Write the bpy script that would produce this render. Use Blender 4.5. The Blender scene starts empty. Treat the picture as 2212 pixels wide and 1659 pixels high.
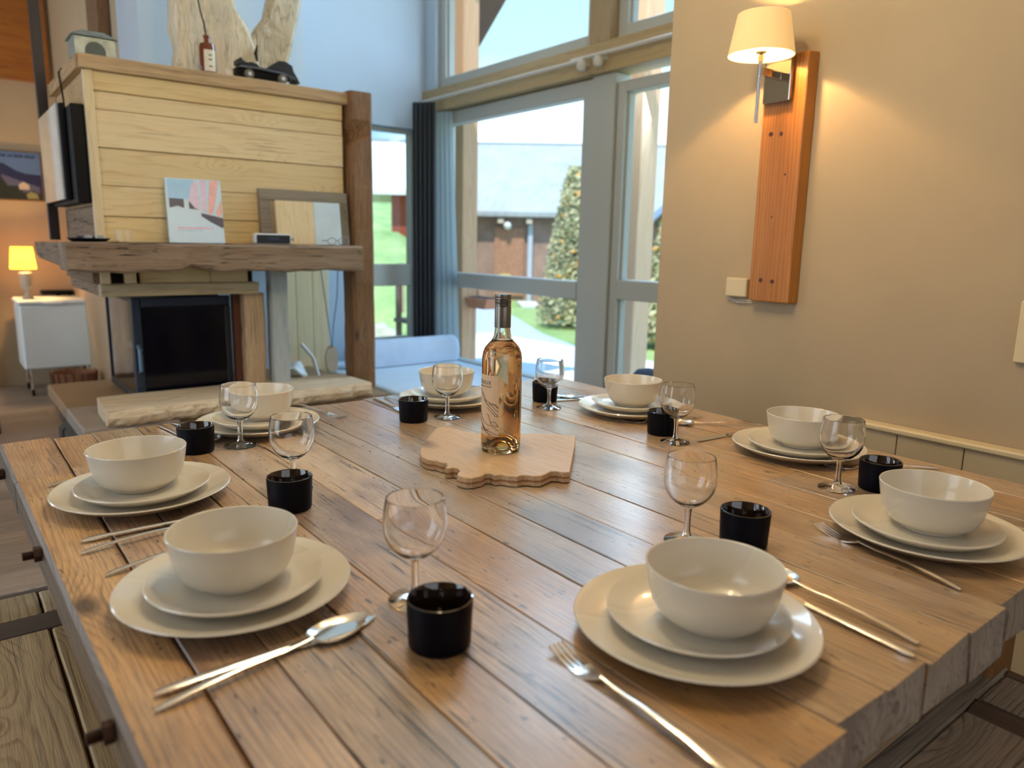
import bpy, bmesh, math, random
from mathutils import Vector, Matrix
random.seed(7)
C = bpy.context.scene.collection
PI = math.pi
R = math.radians
def lin(r, g, b):
    f = lambda c: (c/255/12.92) if c/255 <= .04045 else ((c/255+.055)/1.055)**2.4
    return (f(r), f(g), f(b), 1)

# ------------------------------------------------------------------ camera
sc = bpy.context.scene
cam_d = bpy.data.cameras.new('camera'); cam = bpy.data.objects.new('camera', cam_d); C.objects.link(cam)
yaw, pit, rol = R(38.0284), R(10.7647), R(1.1409)
F = Vector((math.sin(yaw)*math.cos(pit), math.cos(yaw)*math.cos(pit), -math.sin(pit)))
r0 = Vector((math.cos(yaw), -math.sin(yaw), 0)); u0 = r0.cross(F)
rr = math.cos(rol)*r0 + math.sin(rol)*u0; uu = -math.sin(rol)*r0 + math.cos(rol)*u0
M = Matrix((rr, uu, -F)).transposed().to_4x4(); M.translation = (0, 0, 1.15)
cam.matrix_world = M
cam_d.sensor_width = 36; cam_d.lens = 1593.5/2212*36; cam_d.clip_start = .02; cam_d.clip_end = 1000
cam_d.dof.use_dof = True; cam_d.dof.focus_distance = 1.34; cam_d.dof.aperture_fstop = 3.6
sc.camera = cam

# ------------------------------------------------------------------ world, sun, lights, exposure
w = bpy.data.worlds.new('sky'); sc.world = w; w.use_nodes = True
nt = w.node_tree; bg = nt.nodes['Background']
tc = nt.nodes.new('ShaderNodeTexCoord'); sp = nt.nodes.new('ShaderNodeSeparateXYZ'); cr = nt.nodes.new('ShaderNodeValToRGB')
nt.links.new(tc.outputs['Generated'], sp.inputs[0]); nt.links.new(sp.outputs['Z'], cr.inputs[0]); nt.links.new(cr.outputs[0], bg.inputs[0])
e = cr.color_ramp.elements
e[0].position = 0; e[0].color = (.34, .42, .50, 1)
e[1].position = 1; e[1].color = (.08, .19, .44, 1)
x = e.new(.13); x.color = (.34, .43, .51, 1)
x = e.new(.23); x.color = (.125, .20, .215, 1)
x = e.new(.36); x.color = (.11, .19, .205, 1)
x = e.new(.55); x.color = (.10, .22, .37, 1)
# clearer blue towards the north-west half of the horizon
mp = nt.nodes.new('ShaderNodeMapRange'); sb_ = nt.nodes.new('ShaderNodeMath'); sb_.operation = 'SUBTRACT'
nt.links.new(sp.outputs['Y'], sb_.inputs[0]); nt.links.new(sp.outputs['X'], sb_.inputs[1]); nt.links.new(sb_.outputs[0], mp.inputs[0])
mp.inputs[1].default_value = .22; mp.inputs[2].default_value = .42; mp.inputs[3].default_value = 0; mp.inputs[4].default_value = .85
mxs = nt.nodes.new('ShaderNodeMix'); mxs.data_type = 'RGBA'; nt.links.new(mp.outputs[0], mxs.inputs[0]); nt.links.new(cr.outputs[0], mxs.inputs[6]); mxs.inputs[7].default_value = (.045, .11, .23, 1)
nt.links.new(mxs.outputs[2], bg.inputs[0])
bg.inputs[1].default_value = 2.9
def light(name, kind, loc, energy, color, **k):
    d = bpy.data.lights.new(name, kind); o = bpy.data.objects.new(name, d); C.objects.link(o)
    o.location = loc; d.energy = energy; d.color = color
    for a, b in k.items():
        if a == 'rot': o.rotation_euler = b
        else: setattr(d, a, b)
    return o
s = light('sun', 'SUN', (0, 0, 8), 2.6, (1, .95, .88), angle=R(.6))
s.rotation_euler = Vector((.36, .30, -.88)).to_track_quat('-Z', 'Y').to_euler()
# windows of the room on the left (daylight), added fills behind and high up, and the pendants over the table (warm)
a = light('left_window_light', 'AREA', (-2.1, 1.6, 1.65), 17, (.74, .87, 1), shape='RECTANGLE', size=2.4, size_y=1.5)
a.rotation_euler = Vector((1, .12, -.1)).to_track_quat('-Z', 'Z').to_euler()
a = light('rear_fill_light', 'AREA', (.4, -2.1, 1.8), 7, (.86, .92, 1), shape='RECTANGLE', size=2.6, size_y=1.3)  # added fill from behind the camera
a.rotation_euler = Vector((.1, 1, -.05)).to_track_quat('-Z', 'Z').to_euler()
a = light('high_window_fill_light', 'AREA', (2.78, 2.9, 2.95), 38, (.58, .79, 1), shape='RECTANGLE', size=2.4, size_y=.6)  # added area light above the view, strengthens the daylight from the upper windows
a.rotation_euler = Vector((-1, -.15, -.45)).to_track_quat('-Z', 'Z').to_euler()
a = light('far_window_light', 'AREA', (-2.1, 5.2, 1.5), 22, (.74, .87, 1), shape='RECTANGLE', size=1.6, size_y=1.4)
a.rotation_euler = Vector((1, .1, -.1)).to_track_quat('-Z', 'Z').to_euler()
for i, (x, y) in enumerate(((.58, .92), (.95, 1.04), (.70, 1.22))):
    light('pendant_bulb_light', 'POINT', (x, y, 2.15), 6, (1, .78, .46), shadow_soft_size=.035)
vs = sc.view_settings
sc.display_settings.display_device = 'sRGB'
vs.view_transform = 'Standard'; vs.look = 'None'; vs.exposure = 1.05; vs.gamma = 1; vs.use_curve_mapping = False
cy = sc.cycles
cy.use_denoising = True; cy.max_bounces = 12; cy.transmission_bounces = 12; cy.use_adaptive_sampling = True; cy.adaptive_threshold = .02; cy.transparent_max_bounces = 24
cy.diffuse_bounces = 5; cy.glossy_bounces = 5
cy.caustics_refractive = True; cy.caustics_reflective = False; cy.sample_clamp_indirect = 6; cy.blur_glossy = .6

# ------------------------------------------------------------------ node helper
class NT:
    def __init__(s, name):
        s.m = bpy.data.materials.new(name); s.m.use_nodes = True
        s.t = s.m.node_tree; s.b = s.t.nodes['Principled BSDF']; s.out = s.t.nodes['Material Output']
    def n(s, kind, **k):
        nd = s.t.nodes.new('ShaderNode'+kind)
        for a, b in k.items(): setattr(nd, a, b)
        return nd
    def l(s, a, b): s.t.links.new(a, b)
    def put(s, sock, v):
        if isinstance(v, bpy.types.NodeSocket): s.l(v, sock)
        else: sock.default_value = v
    def math(s, op, a, b=0, c=0, clamp=False):
        nd = s.n('Math', operation=op, use_clamp=clamp)
        for i, v in enumerate((a, b, c)): s.put(nd.inputs[i], v)
        return nd.outputs[0]
    def vmath(s, op, a, b):
        nd = s.n('VectorMath', operation=op); s.put(nd.inputs[0], a); s.put(nd.inputs[1], b); return nd.outputs[0]
    def noise(s, v, scale, detail=3, rough=.5, dist=0):
        nd = s.n('TexNoise'); s.put(nd.inputs['Vector'], v)
        nd.inputs['Scale'].default_value = scale; nd.inputs['Detail'].default_value = detail
        nd.inputs['Roughness'].default_value = rough; nd.inputs['Distortion'].default_value = dist
        return nd.outputs['Fac']
    def ramp(s, f, pts, mode='LINEAR'):
        nd = s.n('ValToRGB'); s.put(nd.inputs[0], f); el = nd.color_ramp.elements; nd.color_ramp.interpolation = mode
        while len(el) < len(pts): el.new(.5)
        for e_, (p, c) in zip(el, pts):
            e_.position = p; e_.color = c if len(c) == 4 else (*c, 1)
        return nd.outputs[0]
    def mr(s, f, a, b, c=0, d=1):
        nd = s.n('MapRange'); s.put(nd.inputs[0], f)
        for i, v in enumerate((a, b, c, d)): s.put(nd.inputs[i+1], v)
        return nd.outputs[0]
    def mix(s, f, a, b, mode='MIX'):
        nd = s.n('Mix', data_type='RGBA', blend_type=mode); s.put(nd.inputs[0], f); s.put(nd.inputs[6], a); s.put(nd.inputs[7], b); return nd.outputs[2]
    def bump(s, h, strength=.3, dist=.002):
        nd = s.n('Bump'); nd.inputs['Strength'].default_value = strength; nd.inputs['Distance'].default_value = dist
        s.put(nd.inputs['Height'], h); s.l(nd.outputs[0], s.b.inputs['Normal'])
    def set(s, **k):
        for a, v in k.items(): s.put(s.b.inputs[a.replace('_', ' ')], v)
        return s
def plain(name, col, rough=.5, metal=0, spec=.5, coat=0, var=.06, vs_=12, bump=0, **k):
    s = NT(name); t = s.n('TexCoord').outputs['Object']
    f = s.noise(t, vs_, 4)
    c2 = tuple(min(1, c*(1+var)) for c in col[:3]); c1 = tuple(c*(1-var) for c in col[:3])
    s.set(Base_Color=s.mix(s.mr(f, .3, .7), (*c1, 1), (*c2, 1)), Roughness=s.mr(f, .3, .7, max(0, rough-.04), min(1, rough+.04)), Metallic=metal)
    s.b.inputs['Specular IOR Level'].default_value = spec; s.b.inputs['Coat Weight'].default_value = coat
    if bump: s.bump(s.noise(t, vs_*6, 4), bump, .002)
    for a, v in k.items(): s.put(s.b.inputs[a.replace('_', ' ')], v)
    return s.m
def wood(name, light_, mid, dark, axis=1, freq=70, rough=.5, knots=3.2, wear=None, wear_amt=.5, bump=.35, coat=0, fib=.35, crack=.3, along=.07, distort=3.0, huevar=.16, tint=None, sheen_wear=None):
    """planks: growth rings along the grain axis, fibres, knots, cracks and worn patches; every object gets its own offset"""
    s = NT(name); tc = s.n('TexCoord').outputs['Object']; rnd = s.n('ObjectInfo').outputs['Random']
    off = s.n('CombineXYZ')
    for i, k in enumerate((13.1, 7.7, 5.3)): s.l(s.math('MULTIPLY', rnd, k), off.inputs[i])
    P = s.vmath('ADD', tc, off.outputs[0])
    sc_ = [1, 1, 1]; sc_[axis] = along
    V = s.vmath('MULTIPLY', P, tuple(sc_))
    sx = s.n('SeparateXYZ'); s.l(P, sx.inputs[0])
    ax = [i for i in range(3) if i != axis]
    u = s.math('ADD', s.math('MULTIPLY', sx.outputs[ax[0]], freq), s.math('MULTIPLY', sx.outputs[ax[1]], freq*.55))
    n0 = s.noise(V, 7, 2, .5)
    n1 = s.noise(V, 26, 2, .5)
    vo = s.n('TexVoronoi'); sk = [knots*2.1]*3; sk[axis] = knots; s.l(s.vmath('MULTIPLY', P, tuple(sk)), vo.inputs['Vector']); vo.inputs['Scale'].default_value = 1
    d = vo.outputs['Distance']
    kn = s.mr(d, .0, .42, 1, 0)
    u = s.math('ADD', u, s.math('MULTIPLY', n0, distort*3.2))
    u = s.math('ADD', u, s.math('MULTIPLY', n1, distort*.7))
    u = s.math('ADD', u, s.math('MULTIPLY', s.noise(V, 90, 2), distort*.3))
    u = s.math('ADD', u, s.math('MULTIPLY', s.math('POWER', kn, 2), 5.0))
    saw = s.math('FRACT', u)
    sv = [1, 1, 1]; sv[axis] = .035
    fibre = s.noise(s.vmath('MULTIPLY', P, tuple(sv)), 420, 3, .6)
    patch = s.noise(V, 3.5, 4, .6)
    lw = s.noise(V, 60, 3, .6)
    line = s.ramp(saw, [(0, (0, 0, 0)), (.55, (.12, .12, .12)), (.86, (1, 1, 1)), (1, (0, 0, 0))])
    line = s.math('MULTIPLY', line, s.mr(lw, .32, .62, .12, 1))
    body = s.mix(s.mr(s.noise(V, 11, 4, .6), .35, .65), light_, mid)
    col = s.mix(line, body, dark)
    base = s.mix(.5, mid, light_)
    col = s.mix(s.mr(patch, .35, .7, .15, .75), col, base)
    col = s.mix(s.math('MULTIPLY', s.mr(fibre, .45, .75), fib), col, dark)
    if wear:
        wn = s.noise(V, 9, 5, .65)
        wf = s.math('MULTIPLY', s.mr(wn, .44, .66), wear_amt)
        wf = s.math('MULTIPLY', wf, s.mr(fibre, .35, .6, .45, 1))
        if sheen_wear:  # window sheen painted in: paler, more worn towards the middle of the table
            (bx_, by_), br_ = sheen_wear
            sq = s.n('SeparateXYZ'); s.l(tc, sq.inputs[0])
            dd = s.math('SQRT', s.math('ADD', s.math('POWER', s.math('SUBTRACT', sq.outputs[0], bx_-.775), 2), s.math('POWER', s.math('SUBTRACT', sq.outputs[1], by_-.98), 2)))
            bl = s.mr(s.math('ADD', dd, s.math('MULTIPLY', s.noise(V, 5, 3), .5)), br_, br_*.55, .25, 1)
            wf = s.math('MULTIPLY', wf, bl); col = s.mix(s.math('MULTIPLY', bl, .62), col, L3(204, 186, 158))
        col = s.mix(wf, col, wear)
    if sheen_wear:
        st_ = s.noise(s.vmath('MULTIPLY', P, (1, .35, 1)), 6.5, 5, .6)
        col = s.mix(s.math('MULTIPLY', s.math('MULTIPLY', s.mr(st_, .46, .64), s.mr(s.math('FRACT', s.math('MULTIPLY', rnd, 9.7)), 0, 1, .55, 1.15)), .68), col, L3(96, 58, 34))
        pit = s.noise(s.vmath('MULTIPLY', P, (1, .3, 1)), 150, 2, .5)
        col = s.mix(s.math('MULTIPLY', s.mr(pit, .66, .72), .8), col, L3(40, 26, 18))
    # a tone of its own for each piece
    hs = s.n('HueSaturation'); s.l(col, hs.inputs['Color'])
    s.l(s.mr(rnd, 0, 1, 1-huevar, 1+huevar), hs.inputs['Value'])
    s.l(s.mr(s.math('FRACT', s.math('MULTIPLY', rnd, 17.3)), 0, 1, 1-huevar, 1+huevar*.6), hs.inputs['Saturation'])
    col = hs.outputs[0]
    kd = s.mr(d, .05, .10, 1, 0)
    dk = tuple(c*.35 for c in dark[:3])+(1,)
    col = s.mix(s.math('MULTIPLY', kd, .85), col, dk)
    cv = [1, 1, 1]; cv[axis] = .03
    cn = s.noise(s.vmath('MULTIPLY', P, tuple(cv)), 130, 4, .65)
    cf = s.math('MULTIPLY', s.mr(cn, .60, .655), crack)
    cf = s.math('MULTIPLY', cf, s.mr(patch, .45, .55))
    col = s.mix(cf, col, tuple(c*.22 for c in dark[:3])+(1,))
    if tint: col = s.mix(1, col, tint, 'MULTIPLY')
    ro = s.math('ADD', s.mr(patch, .3, .7, rough-.07, rough+.08), s.math('MULTIPLY', saw, .06))
    s.set(Base_Color=col, Roughness=ro)
    s.b.inputs['Coat Weight'].default_value = coat; s.b.inputs['Coat Roughness'].default_value = .27; s.b.inputs['Coat IOR'].default_value = 1.6
    h = s.math('SUBTRACT', s.math('MULTIPLY', saw, -.5), s.math('MULTIPLY', fibre, .6))
    h = s.math('SUBTRACT', h, s.math('MULTIPLY', cf, 3.0))
    h = s.math('ADD', h, s.math('MULTIPLY', s.noise(V, 40, 3), 1.2))
    s.bump(h, bump, .0016)
    return s.m
def glass(name, col=(1, 1, 1, 1), ior=1.5, rough=0):
    s = NT(name); g = s.n('BsdfGlass'); g.inputs['Color'].default_value = col; g.inputs['IOR'].default_value = ior; g.inputs['Roughness'].default_value = rough
    s.l(g.outputs[0], s.out.inputs['Surface']); return s.m
def thin_glass(name, tint=(.97, .99, 1, 1), refl=.08):
    s = NT(name); t = s.n('BsdfTransparent'); t.inputs[0].default_value = tint; g = s.n('BsdfGlossy'); g.inputs['Roughness'].default_value = .02
    m = s.n('MixShader'); fr = s.n('Fresnel'); fr.inputs[0].default_value = 1.35
    ge = s.n('NewGeometry'); s.l(s.math('MULTIPLY', fr.outputs[0], s.math('SUBTRACT', 1, ge.outputs['Backfacing'])), m.inputs[0]); s.l(t.outputs[0], m.inputs[1]); s.l(g.outputs[0], m.inputs[2]); s.l(m.outputs[0], s.out.inputs['Surface'])
    return s.m
def emis(name, col, st):
    s = NT(name); s.set(Base_Color=col, Emission_Color=col, Emission_Strength=st); return s.m

# ------------------------------------------------------------------ geometry helpers
ORG = {}
def thing(name, label, cat, loc=(0, 0, 0), rotz=0, group=None):
    o = bpy.data.objects.new(name, None); C.objects.link(o); o.empty_display_size = .05
    o.location = loc; o.rotation_euler = (0, 0, rotz); o['label'] = label; o['category'] = cat
    if group: o['group'] = group
    ORG[o] = Vector(loc); return o
def struct_empty(name, loc=(0, 0, 0)):
    o = bpy.data.objects.new(name, None); C.objects.link(o); o.location = loc; o['kind'] = 'structure'; ORG[o] = Vector(loc); return o
def tag(o, label, cat, group=None):
    o['label'] = label; o['category'] = cat
    if group: o['group'] = group
    return o
def link(name, me, mat, parent=None, smooth=False, org=None):
    """mesh given in world coordinates; moved so that its parent's origin (or org) is the local zero"""
    o = bpy.data.objects.new(name, me); C.objects.link(o)
    if mat: me.materials.append(mat)
    base = Vector((0, 0, 0))
    if parent is not None:
        o.parent = parent; base = ORG[parent]; ORG[o] = base
    elif org is not None:
        base = Vector(org); o.location = base; ORG[o] = base
    else: ORG[o] = base
    if base.length > 0: me.transform(Matrix.Translation(-base))
    if smooth:
        for p in me.polygons: p.use_smooth = True
        me.set_sharp_from_angle(angle=R(38)) if hasattr(me, 'set_sharp_from_angle') else None
    return o
def mesh(name, verts, faces):
    me = bpy.data.meshes.new(name); me.from_pydata([tuple(v) for v in verts], [], faces)
    me.validate()
    bm = bmesh.new(); bm.from_mesh(me); bmesh.ops.recalc_face_normals(bm, faces=bm.faces); bm.to_mesh(me); bm.free()
    return me
class MB:
    """collects simple solids into one mesh"""
    def __init__(s): s.v = []; s.f = []
    def add(s, v, f):
        n = len(s.v); s.v += [Vector(q) for q in v]; s.f += [tuple(i+n for i in q) for q in f]; return s
    def box(s, x0, x1, y0, y1, z0, z1, m=None):
        v = [Vector((x, y, z)) for z in (z0, z1) for y in (y0, y1) for x in (x0, x1)]
        if m: v = [m @ q for q in v]
        return s.add(v, [(0, 2, 3, 1), (4, 5, 7, 6), (0, 1, 5, 4), (2, 6, 7, 3), (0, 4, 6, 2), (1, 3, 7, 5)])
    def tube(s, pts, r, n=10, cap=True):
        pts = [Vector(p) for p in pts]; rs = r if isinstance(r, (list, tuple)) else [r]*len(pts)
        base = len(s.v); ref = None; V_ = []
        for i, p in enumerate(pts):
            t = (pts[min(i+1, len(pts)-1)]-pts[max(i-1, 0)]).normalized()
            if ref is None: ref = t.orthogonal().normalized()
            a_ = (ref - t*ref.dot(t)).normalized(); b_ = t.cross(a_); ref = a_
            for k in range(n): V_.append(p + rs[i]*(math.cos(2*PI*k/n)*a_ + math.sin(2*PI*k/n)*b_))
        f = []
        for i in range(len(pts)-1):
            for k in range(n): f.append((i*n+k, i*n+(k+1) % n, (i+1)*n+(k+1) % n, (i+1)*n+k))
        if cap: f += [tuple(range(n))[::-1], tuple(range((len(pts)-1)*n, len(pts)*n))]
        return s.add(V_, f)
    def lathe(s, prof, c=(0, 0, 0), n=40, closed=False):
        c = Vector(c); V_ = []; idx = []
        for r_, z in prof:
            if r_ < 1e-6: V_.append(c+Vector((0, 0, z))); idx.append([len(V_)-1])
            else:
                idx.append(list(range(len(V_), len(V_)+n)))
                V_ += [c+Vector((r_*math.cos(2*PI*k/n), r_*math.sin(2*PI*k/n), z)) for k in range(n)]
        f = []; m = len(prof)
        for i in range(m if closed else m-1):
            A, B = idx[i], idx[(i+1) % m]
            for k in range(n):
                k2 = (k+1) % n
                if len(A) == 1 and len(B) == 1: continue
                if len(A) == 1: f.append((A[0], B[k], B[k2]))
                elif len(B) == 1: f.append((A[k], A[k2], B[0]))
                else: f.append((A[k], A[k2], B[k2], B[k]))
        return s.add(V_, f)
    def prism(s, poly, z0, z1, chamfer=0):
        """poly: (x, y) outline; vertical extrusion"""
        n = len(poly); lv = [(poly, z0), (poly, z1)]
        if chamfer:
            cx = sum(p[0] for p in poly)/n; cy = sum(p[1] for p in poly)/n
            ins = inset(poly, chamfer)
            lv = [(ins, z0), (poly, z0+chamfer), (poly, z1-chamfer), (ins, z1)]
        V_ = [(p[0], p[1], z) for pl, z in lv for p in pl]; f = []
        for i in range(len(lv)-1):
            for k in range(n): f.append((i*n+k, i*n+(k+1) % n, (i+1)*n+(k+1) % n, (i+1)*n+k))
        f += [tuple(range(n))[::-1], tuple(range((len(lv)-1)*n, len(lv)*n))]
        return s.add(V_, f)
    def me(s, name='m'): return mesh(name, s.v, s.f)
    def obj(s, name, mat, parent=None, smooth=False, bevel=0, org=None, seg=2):
        me = s.me(name)
        if bevel:
            bm = bmesh.new(); bm.from_mesh(me)
            bmesh.ops.remove_doubles(bm, verts=bm.verts, dist=1e-6)
            eds = [e_ for e_ in bm.edges if len(e_.link_faces) == 2 and e_.calc_face_angle(0) > R(40)]
            bmesh.ops.bevel(bm, geom=eds, offset=bevel, segments=seg, profile=.6, affect='EDGES'); bm.to_mesh(me); bm.free()
        return link(name, me, mat, parent, smooth, org)
def inset(poly, d):
    n = len(poly); out = []
    area = sum(poly[i][0]*poly[(i+1) % n][1]-poly[(i+1) % n][0]*poly[i][1] for i in range(n)); sg = 1 if area > 0 else -1
    for i in range(n):
        a_ = Vector(poly[i-1]); b_ = Vector(poly[i]); c_ = Vector(poly[(i+1) % n])
        t = ((b_-a_).normalized()+(c_-b_).normalized())
        if t.length < 1e-6: out.append(tuple(b_)); continue
        t.normalize(); out.append((b_.x - sg*t.y*d, b_.y + sg*t.x*d))
    return out
def box(name, x0, x1, y0, y1, z0, z1, mat, parent=None, bevel=.002, **k):
    return MB().box(x0, x1, y0, y1, z0, z1).obj(name, mat, parent, bevel=bevel, seg=1, **k)
def S(name, x0, x1, y0, y1, z0, z1, mat, parent=None, bevel=0):
    o = MB().box(x0, x1, y0, y1, z0, z1).obj(name, mat, parent, bevel=bevel)
    if parent is None: o['kind'] = 'structure'
    return o
def rough_beam(name, x0, x1, y0, y1, z0, z1, axis, mat, parent=None, jit=.004, seg=14, ch=.006, rnd=None, endjit=.004, **k):
    """a hand-worked beam or plank along axis: chamfered cross section, slightly wandering edges"""
    rg = rnd or random
    lo = [x0, y0, z0]; hi = [x1, y1, z1]; a_ = [i for i in range(3) if i != axis]
    A0, A1, B0, B1 = lo[a_[0]], hi[a_[0]], lo[a_[1]], hi[a_[1]]
    sect = [(A0+ch, B0), (A1-ch, B0), (A1, B0+ch), (A1, B1-ch), (A1-ch, B1), (A0+ch, B1), (A0, B1-ch), (A0, B0+ch)]
    V_ = []; f = []; n = 8
    dj = [0]*4
    for i in range(seg+1):
        t = i/seg; L = lo[axis]+(hi[axis]-lo[axis])*t
        dj = [d_*.55+rg.uniform(-jit, jit)*.6 for d_ in dj]
        for k_, (p, q) in enumerate(sect):
            pp = p + (dj[0] if p > (A0+A1)/2 else dj[1]); qq = q + (dj[2] if q > (B0+B1)/2 else dj[3])*.5
            v = [0, 0, 0]; v[axis] = L + (rg.uniform(-endjit, endjit) if i in (0, seg) else 0); v[a_[0]] = pp; v[a_[1]] = qq; V_.append(v)
    for i in range(seg):
        for k_ in range(n): f.append((i*n+k_, i*n+(k_+1) % n, (i+1)*n+(k_+1) % n, (i+1)*n+k_))
    f += [tuple(range(n))[::-1], tuple(range(seg*n, seg*n+n))]
    return link(name, mesh(name, V_, f), mat, parent, **k)
def sheet(fn, nu, nv, th, name='m'):
    """a thin curved sheet with thickness; fn(u, v) -> point, offset down by th"""
    V_ = []; f = []
    for side in (0, 1):
        for i in range(nu+1):
            for j in range(nv+1):
                p = Vector(fn(i/nu, j/nv)); V_.append(p - Vector((0, 0, th*side)))
    W = nv+1; N = (nu+1)*W
    for i in range(nu):
        for j in range(nv):
            q = (i*W+j, i*W+j+1, (i+1)*W+j+1, (i+1)*W+j); f.append(q); f.append(tuple(N+k for k in q[::-1]))
    for i in range(nu): f.append((i*W, (i+1)*W, N+(i+1)*W, N+i*W)); f.append((i*W+nv, N+i*W+nv, N+(i+1)*W+nv, (i+1)*W+nv))
    for j in range(nv): f.append((j, N+j, N+j+1, j+1)); f.append((nu*W+j, nu*W+j+1, N+nu*W+j+1, N+nu*W+j))
    return V_, f
def children(o): return [c for c in bpy.data.objects if c.parent == o]
KIDS = {}
def dup(root, loc, rotz, label, group=None):
    if root not in KIDS: KIDS[root] = [(c, [g for g in children(c)]) for c in children(root)]
    r = root.copy(); C.objects.link(r); r.location = loc; r.rotation_euler = (0, 0, rotz); r['label'] = label
    if group: r['group'] = group
    for c, gs in KIDS[root]:
        cc = c.copy(); C.objects.link(cc); cc.parent = r
        for g in gs:
            gg = g.copy(); C.objects.link(gg); gg.parent = cc
    return r
def text_mesh(body, size, extrude=.0002):
    cu = bpy.data.curves.new('t', 'FONT'); cu.body = body; cu.size = size; cu.extrude = extrude; cu.resolution_u = 3
    o = bpy.data.objects.new('t', cu); C.objects.link(o); dg = bpy.context.evaluated_depsgraph_get()
    me = bpy.data.meshes.new_from_object(o.evaluated_get(dg)); bpy.data.objects.remove(o); return me

# ------------------------------------------------------------------ materials
def L3(*c): return lin(*c)
W_TABLE = wood('table_wood', L3(216, 172, 114), L3(178, 126, 68), L3(66, 36, 16), axis=1, freq=150, rough=.31, knots=2.6, wear=L3(214, 204, 190), wear_amt=.85, bump=.8, coat=1, fib=.85, crack=1.0, huevar=.2, sheen_wear=((.85, 1.12), .75))
W_EDGE = wood('table_end_grain', L3(190, 178, 166), L3(150, 138, 128), L3(74, 64, 58), axis=2, freq=80, rough=.65, bump=.7, along=.9, distort=5)
W_SIDE = wood('table_side_wood', L3(126, 112, 98), L3(100, 86, 74), L3(62, 52, 44), axis=1, freq=90, rough=.45, bump=.25, crack=.5)
W_BENCH = wood('bench_wood', L3(196, 172, 134), L3(172, 146, 108), L3(98, 74, 50), axis=1, freq=62, distort=1.8, rough=.6, bump=.8, fib=.4, crack=.6)
W_BENCHX = wood('grey_bench_wood', L3(196, 180, 160), L3(164, 146, 128), L3(76, 62, 52), axis=0, freq=90, distort=2.0, rough=.6, bump=.9, fib=.4, crack=.5)
W_STRIP = wood('bench_strip_wood', L3(92, 76, 64), L3(80, 64, 54), L3(54, 42, 36), axis=0, freq=70, rough=.6)
W_STRIPY = wood('bench_strip_wood_lengthwise', L3(124, 104, 90), L3(106, 88, 76), L3(54, 42, 36), axis=1, freq=70, rough=.6)
W_PINE = wood('pale_pine_boards', L3(230, 208, 160), L3(224, 198, 146), L3(198, 160, 102), axis=0, freq=34, rough=.55, knots=3.2, bump=.25, fib=.2, crack=.5, huevar=.15)
W_PINEZ = wood('pale_pine_upright', L3(234, 216, 176), L3(228, 206, 164), L3(204, 174, 124), axis=2, freq=36, rough=.55, knots=2, bump=.25, fib=.15, crack=.1, huevar=.05)
W_OLD = wood('old_grey_brown_beam', L3(160, 134, 108), L3(126, 100, 76), L3(66, 46, 32), axis=0, freq=55, rough=.75, bump=.9, fib=.5, crack=.9, knots=3, wear=L3(186, 170, 150), wear_amt=.5)
W_OLDY = wood('old_beam_side', L3(150, 124, 98), L3(116, 92, 70), L3(60, 42, 30), axis=1, freq=55, rough=.75, bump=.9, fib=.5, crack=.9, knots=3)
W_POST = wood('brown_post_wood', L3(150, 110, 70), L3(118, 84, 50), L3(60, 38, 22), axis=2, freq=110, rough=.6, bump=.4, fib=.6, crack=.8, knots=2.5)
W_WEATH = wood('weathered_post_wood', L3(206, 180, 146), L3(180, 150, 114), L3(110, 82, 56), axis=2, freq=60, rough=.7, bump=.8, fib=.4, crack=.7)
W_WHITE = wood('whitewashed_post_wood', L3(206, 214, 214), L3(186, 196, 198), L3(130, 142, 146), axis=2, freq=50, rough=.7, bump=.5)
W_SCONCE = wood('oiled_spruce', L3(192, 128, 54), L3(176, 108, 38), L3(130, 74, 22), axis=2, freq=190, rough=.42, knots=2.2, bump=.03, fib=.2, crack=.05, distort=2.4)
W_LOG = wood('pale_log_slab', L3(226, 206, 170), L3(206, 178, 132), L3(156, 112, 60), axis=0, freq=30, rough=.6, bump=.7)
W_BEAMY = wood('window_beam_pine', L3(190, 164, 112), L3(180, 152, 98), L3(160, 130, 78), axis=1, freq=24, rough=.5, bump=.05, fib=.1, crack=0)
W_BEAMZ = wood('window_post_pine', L3(166, 140, 94), L3(154, 128, 82), L3(136, 110, 66), axis=2, freq=24, rough=.5, bump=.15, fib=.1, crack=0)
W_FLOOR = wood('floor_boards', L3(158, 144, 130), L3(138, 122, 108), L3(98, 82, 70), axis=0, freq=40, rough=.42, bump=.2, fib=.3, crack=.2)
W_DARKPANEL = wood('loft_panel_wood', L3(170, 108, 48), L3(146, 86, 34), L3(100, 54, 20), axis=0, freq=20, rough=.5, bump=.2)
W_OUT = wood('outdoor_post_wood', L3(226, 178, 136), L3(216, 164, 120), L3(196, 142, 100), axis=2, freq=20, rough=.7, bump=.1, fib=.1, crack=0)
M_WALL = plain('cream_plaster', lin(178, 159, 130), .85, var=.03, vs_=5, bump=.06)
M_WALLB = plain('blue_lit_white_plaster', lin(186, 200, 214), .85, var=.02, vs_=3, bump=.05)  # the blue of the daylight is mixed into the white plaster's colour
M_CEIL = plain('ceiling_paint', lin(228, 218, 200), .9)
M_PANEL = plain('beige_panel_lacquer', lin(190, 172, 138), .45, var=.02)
M_CAPR = plain('cream_cap_paint', lin(214, 196, 158), .5, var=.02)
M_FRAME = plain('grey_window_paint', lin(180, 182, 176), .45, var=.02, vs_=4)
M_RAIL = plain('pale_rail_paint', lin(205, 200, 190), .4)
M_CER = plain('beige_stoneware', lin(212, 205, 190), .28, spec=.5, coat=.5, var=.0, vs_=.5)
M_CERI = M_CER
M_CUP = plain('matt_black_stoneware', (.002, .002, .005, 1), .5, var=.2, vs_=60, spec=.12)
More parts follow.
